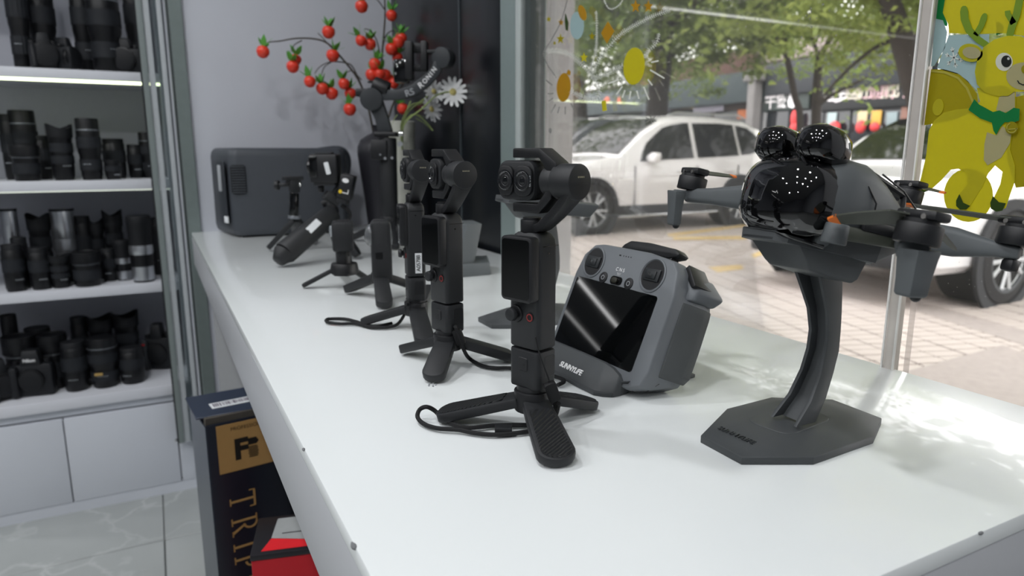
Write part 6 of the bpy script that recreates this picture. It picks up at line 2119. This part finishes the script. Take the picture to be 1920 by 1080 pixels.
def right_shop(t, P, panel, txt):
    panel('eaves', 1438, 120, 1735, 152, mat('dark_eaves', '#22262b', 0.6), .5, .5)
    panel('upper_band', 1440, 138, 1735, 158, DKW, .1, .1)
    panel('sign_board', 1428, 160, 1515, 203, mat('green_grey_board', '#3a4442', 0.5), .2, .15)
    panel('sign_board', 1532, 156, 1702, 198, DKS, .2, .15)
    txt('龙虾', 1455, 174, .62, SGW)
    txt('千家', 1455, 193, .62, SGW)
    a = P(1487, 182, .22)
    MB().prism([(0, .45), (.12, .25), (.25, -.05), (.24, -.32), (.05, -.46), (-.17, -.40), (-.25, -.15), (-.15, .15)], 0, .03, frame_xy((0, -1, 0), (0, 0, 1), a)).build('pear_emblem', SGW, t)
    for s, px, py, sz, m, r_ in (('工', 1546, 174, .9, SGW, .1), ('艺', 1563, 174, .9, SGW, 0), ('乡', 1582, 176, .9, SGW, -.1), ('画', 1600, 173, .75, SGC, 0), ('折', 1617, 172, .75, SGC, 0), ('王', 1634, 171, .75, SGP, 0), ('旗', 1652, 170, .75, SGP, 0), ('舰', 1670, 169, .75, SGC, 0), ('门', 1689, 168, .8, SGP, 0)):
        txt(s, px, py, sz, m, .22, r_)
    for a_, b_ in ((1432, 1475), (1498, 1540), (1548, 1590), (1600, 1640), (1648, 1690), (1698, 1735)):
        panel('shop_window', a_, 208, b_, 262, DKG, .06, .06)
    for px, py, w, h, m in ((1489, 222, .5, 1.0, LANT), (1489, 240, .6, .7, LANT), (1565, 240, .75, .75, LANT), (1614, 238, .6, .7, LANT), (1640, 238, .55, .5, LANT)):
        p = P(px, py, .35)
        MB().ball((p.x, p.y, p.z), (w * .25, w * .34, h * .36), 14).build('lantern', m, t)
    for px, py, m in ((1560, 224, mat('poster_pale', '#9fb0b0', 0.6)), (1617, 222, mat('poster_cream', '#bfae8a', 0.6)), (1643, 221, mat('poster_gold', '#c39a45', 0.6)), (1672, 224, mat('poster_grey', '#7f8d90', 0.6))):
        p = P(px, py, .12)
        MB().box((p.x, p.y, p.z), (.04, .42, .55), .01).build('poster', m, t)
    panel('brick_pier', 1690, 200, 1704, 260, mat('brown_pier', '#7b5a4f', 0.7), .1, .1)


shop('shop_building', 'dark charcoal shop front with white sign characters and red lanterns', 1418, 1960, right_shop, wall_m=DKW, z_top=4.7)


def left_shop(t, P, panel, txt):
    panel('brick_band', 1195, 128, 1412, 176, mat('rust_brick_band', '#5c4238', 0.7, noise=0.2, scale=2), .12, .12)
    panel('light_strip', 1230, 166, 1408, 171, mat('warm_light_strip', '#e0b48c', 0.5, emit=.5), .4, .06)
    panel('canopy', 1060, 180, 1412, 190, mat('slate_canopy', '#3f4a4c', 0.6), .8, .7)
    panel('sign_board', 1357, 163, 1406, 181, mat('blue_sign', '#3b4a6b', 0.4), .5, .1)
    txt('快乐时光', 1382, 172, .42, mat('pale_blue_letters', '#b9c3e0', 0.4), .53)
    for a_, b_, m in ((1075, 1120, mat('lilac_poster', '#a9a6c0', 0.5)), (1128, 1140, mat('pale_pink_poster', '#d9b9b4', 0.5)), (1160, 1190, mat('lilac_poster', '#a9a6c0', 0.5)), (1228, 1256, mat('lilac_poster', '#a9a6c0', 0.5)), (1300, 1356, mat('pale_panel', '#b4b0bd', 0.5))):
        panel('window_poster', a_, 193, b_, 208, m, .1, .05)
    for px in (1143, 1168):
        p = P(px, 188, .6)
        MB().ball((p.x, p.y, p.z), (.3, .38, .28), 14).build('orange_lantern', mat('orange_lantern', '#d4623a', 0.5), t)
    txt('老地方', 1290, 199, .34, mat('cream_letters', '#c9b890', 0.5), .5)
    panel('orange_board', 1383, 206, 1404, 222, mat('orange_board', '#c96f35', 0.5), .2, .1)
    for a_, b_ in ((1070, 1150), (1160, 1240), (1250, 1330), (1340, 1400)):
        panel('shop_window', a_, 210, b_, 256, DKG, .05, .06)


shop('shop_building', 'rusty brown shop front with blue sign and orange light strip', 990, 1404, left_shop, wall_m=mat('brown_facade', '#4a3f3b', 0.7, noise=0.1, scale=1), z_top=5.0)
pp = onx(1412, 220, 24.4)
pc = thing('facade_column', (24.4, pp.y, GZ), 'pale weathered column between the two shop fronts', 'column')
MB().box((0, 0, 2.2), (.5, .42, 4.4), .03).build('shaft', mat('weathered_plaster', '#8f8c8a', 0.8, noise=0.2, scale=2), pc)
MB().box((0, 0, 4.5), (.7, .9, .5), .05).build('capital', mat('weathered_plaster', '#8f8c8a', 0.8), pc)
hp = onx(1500, 100, 34)
hs_ = thing('house', (36, hp.y, GZ), 'pale house with grey pink roof seen above the dark shop', 'building')
MB().box((0, 0, 3.3), (4, 9, 6.6), .03).build('wall', mat('pale_house_wall', '#b9b3b2', 0.8), hs_)
MB().prism([(-3, 6.4), (0, 8.6), (3, 6.4)], -5, 5, M(((1, 0, 0, 0), (0, 0, 1, 0), (0, 1, 0, 0), (0, 0, 0, 1))), .02).build('roof', mat('pink_grey_roof', '#8d7f80', 0.8, noise=0.15, scale=2), hs_)
bk = thing('far_building', (44, 24, GZ), 'plain grey building far behind the shop fronts', 'building')
MB().box((0, 0, 3.6), (8, 70, 7.2), .05).build('wall', mat('far_grey_wall', '#6f7472', 0.9), bk)
# park trees between the far building and the shops fill the upper view with green
for i, (px, d, w, lab) in enumerate(((1130, 56, 4.6, 'far green tree above the brown shop roof'), (1330, 46, 4.2, 'far green tree above the blue sign'), (1640, 36, 3.2, 'far green tree above the dark shop roof'), (1840, 32, 3.0, 'far green tree behind the reindeer film'))):
    b0 = at_depth(px, 60, d)
    tree(lab, [([V((b0.x, b0.y, GZ)), V((b0.x, b0.y, 3)), V((b0.x + .2, b0.y, 6))], .2, .12)], [(px, 40, d, w, 2.0), (px + 60, -10, d, w, 1.8), (px - 60, -10, d, w, 1.8)], 5000, .30, LV1, 20 + i)
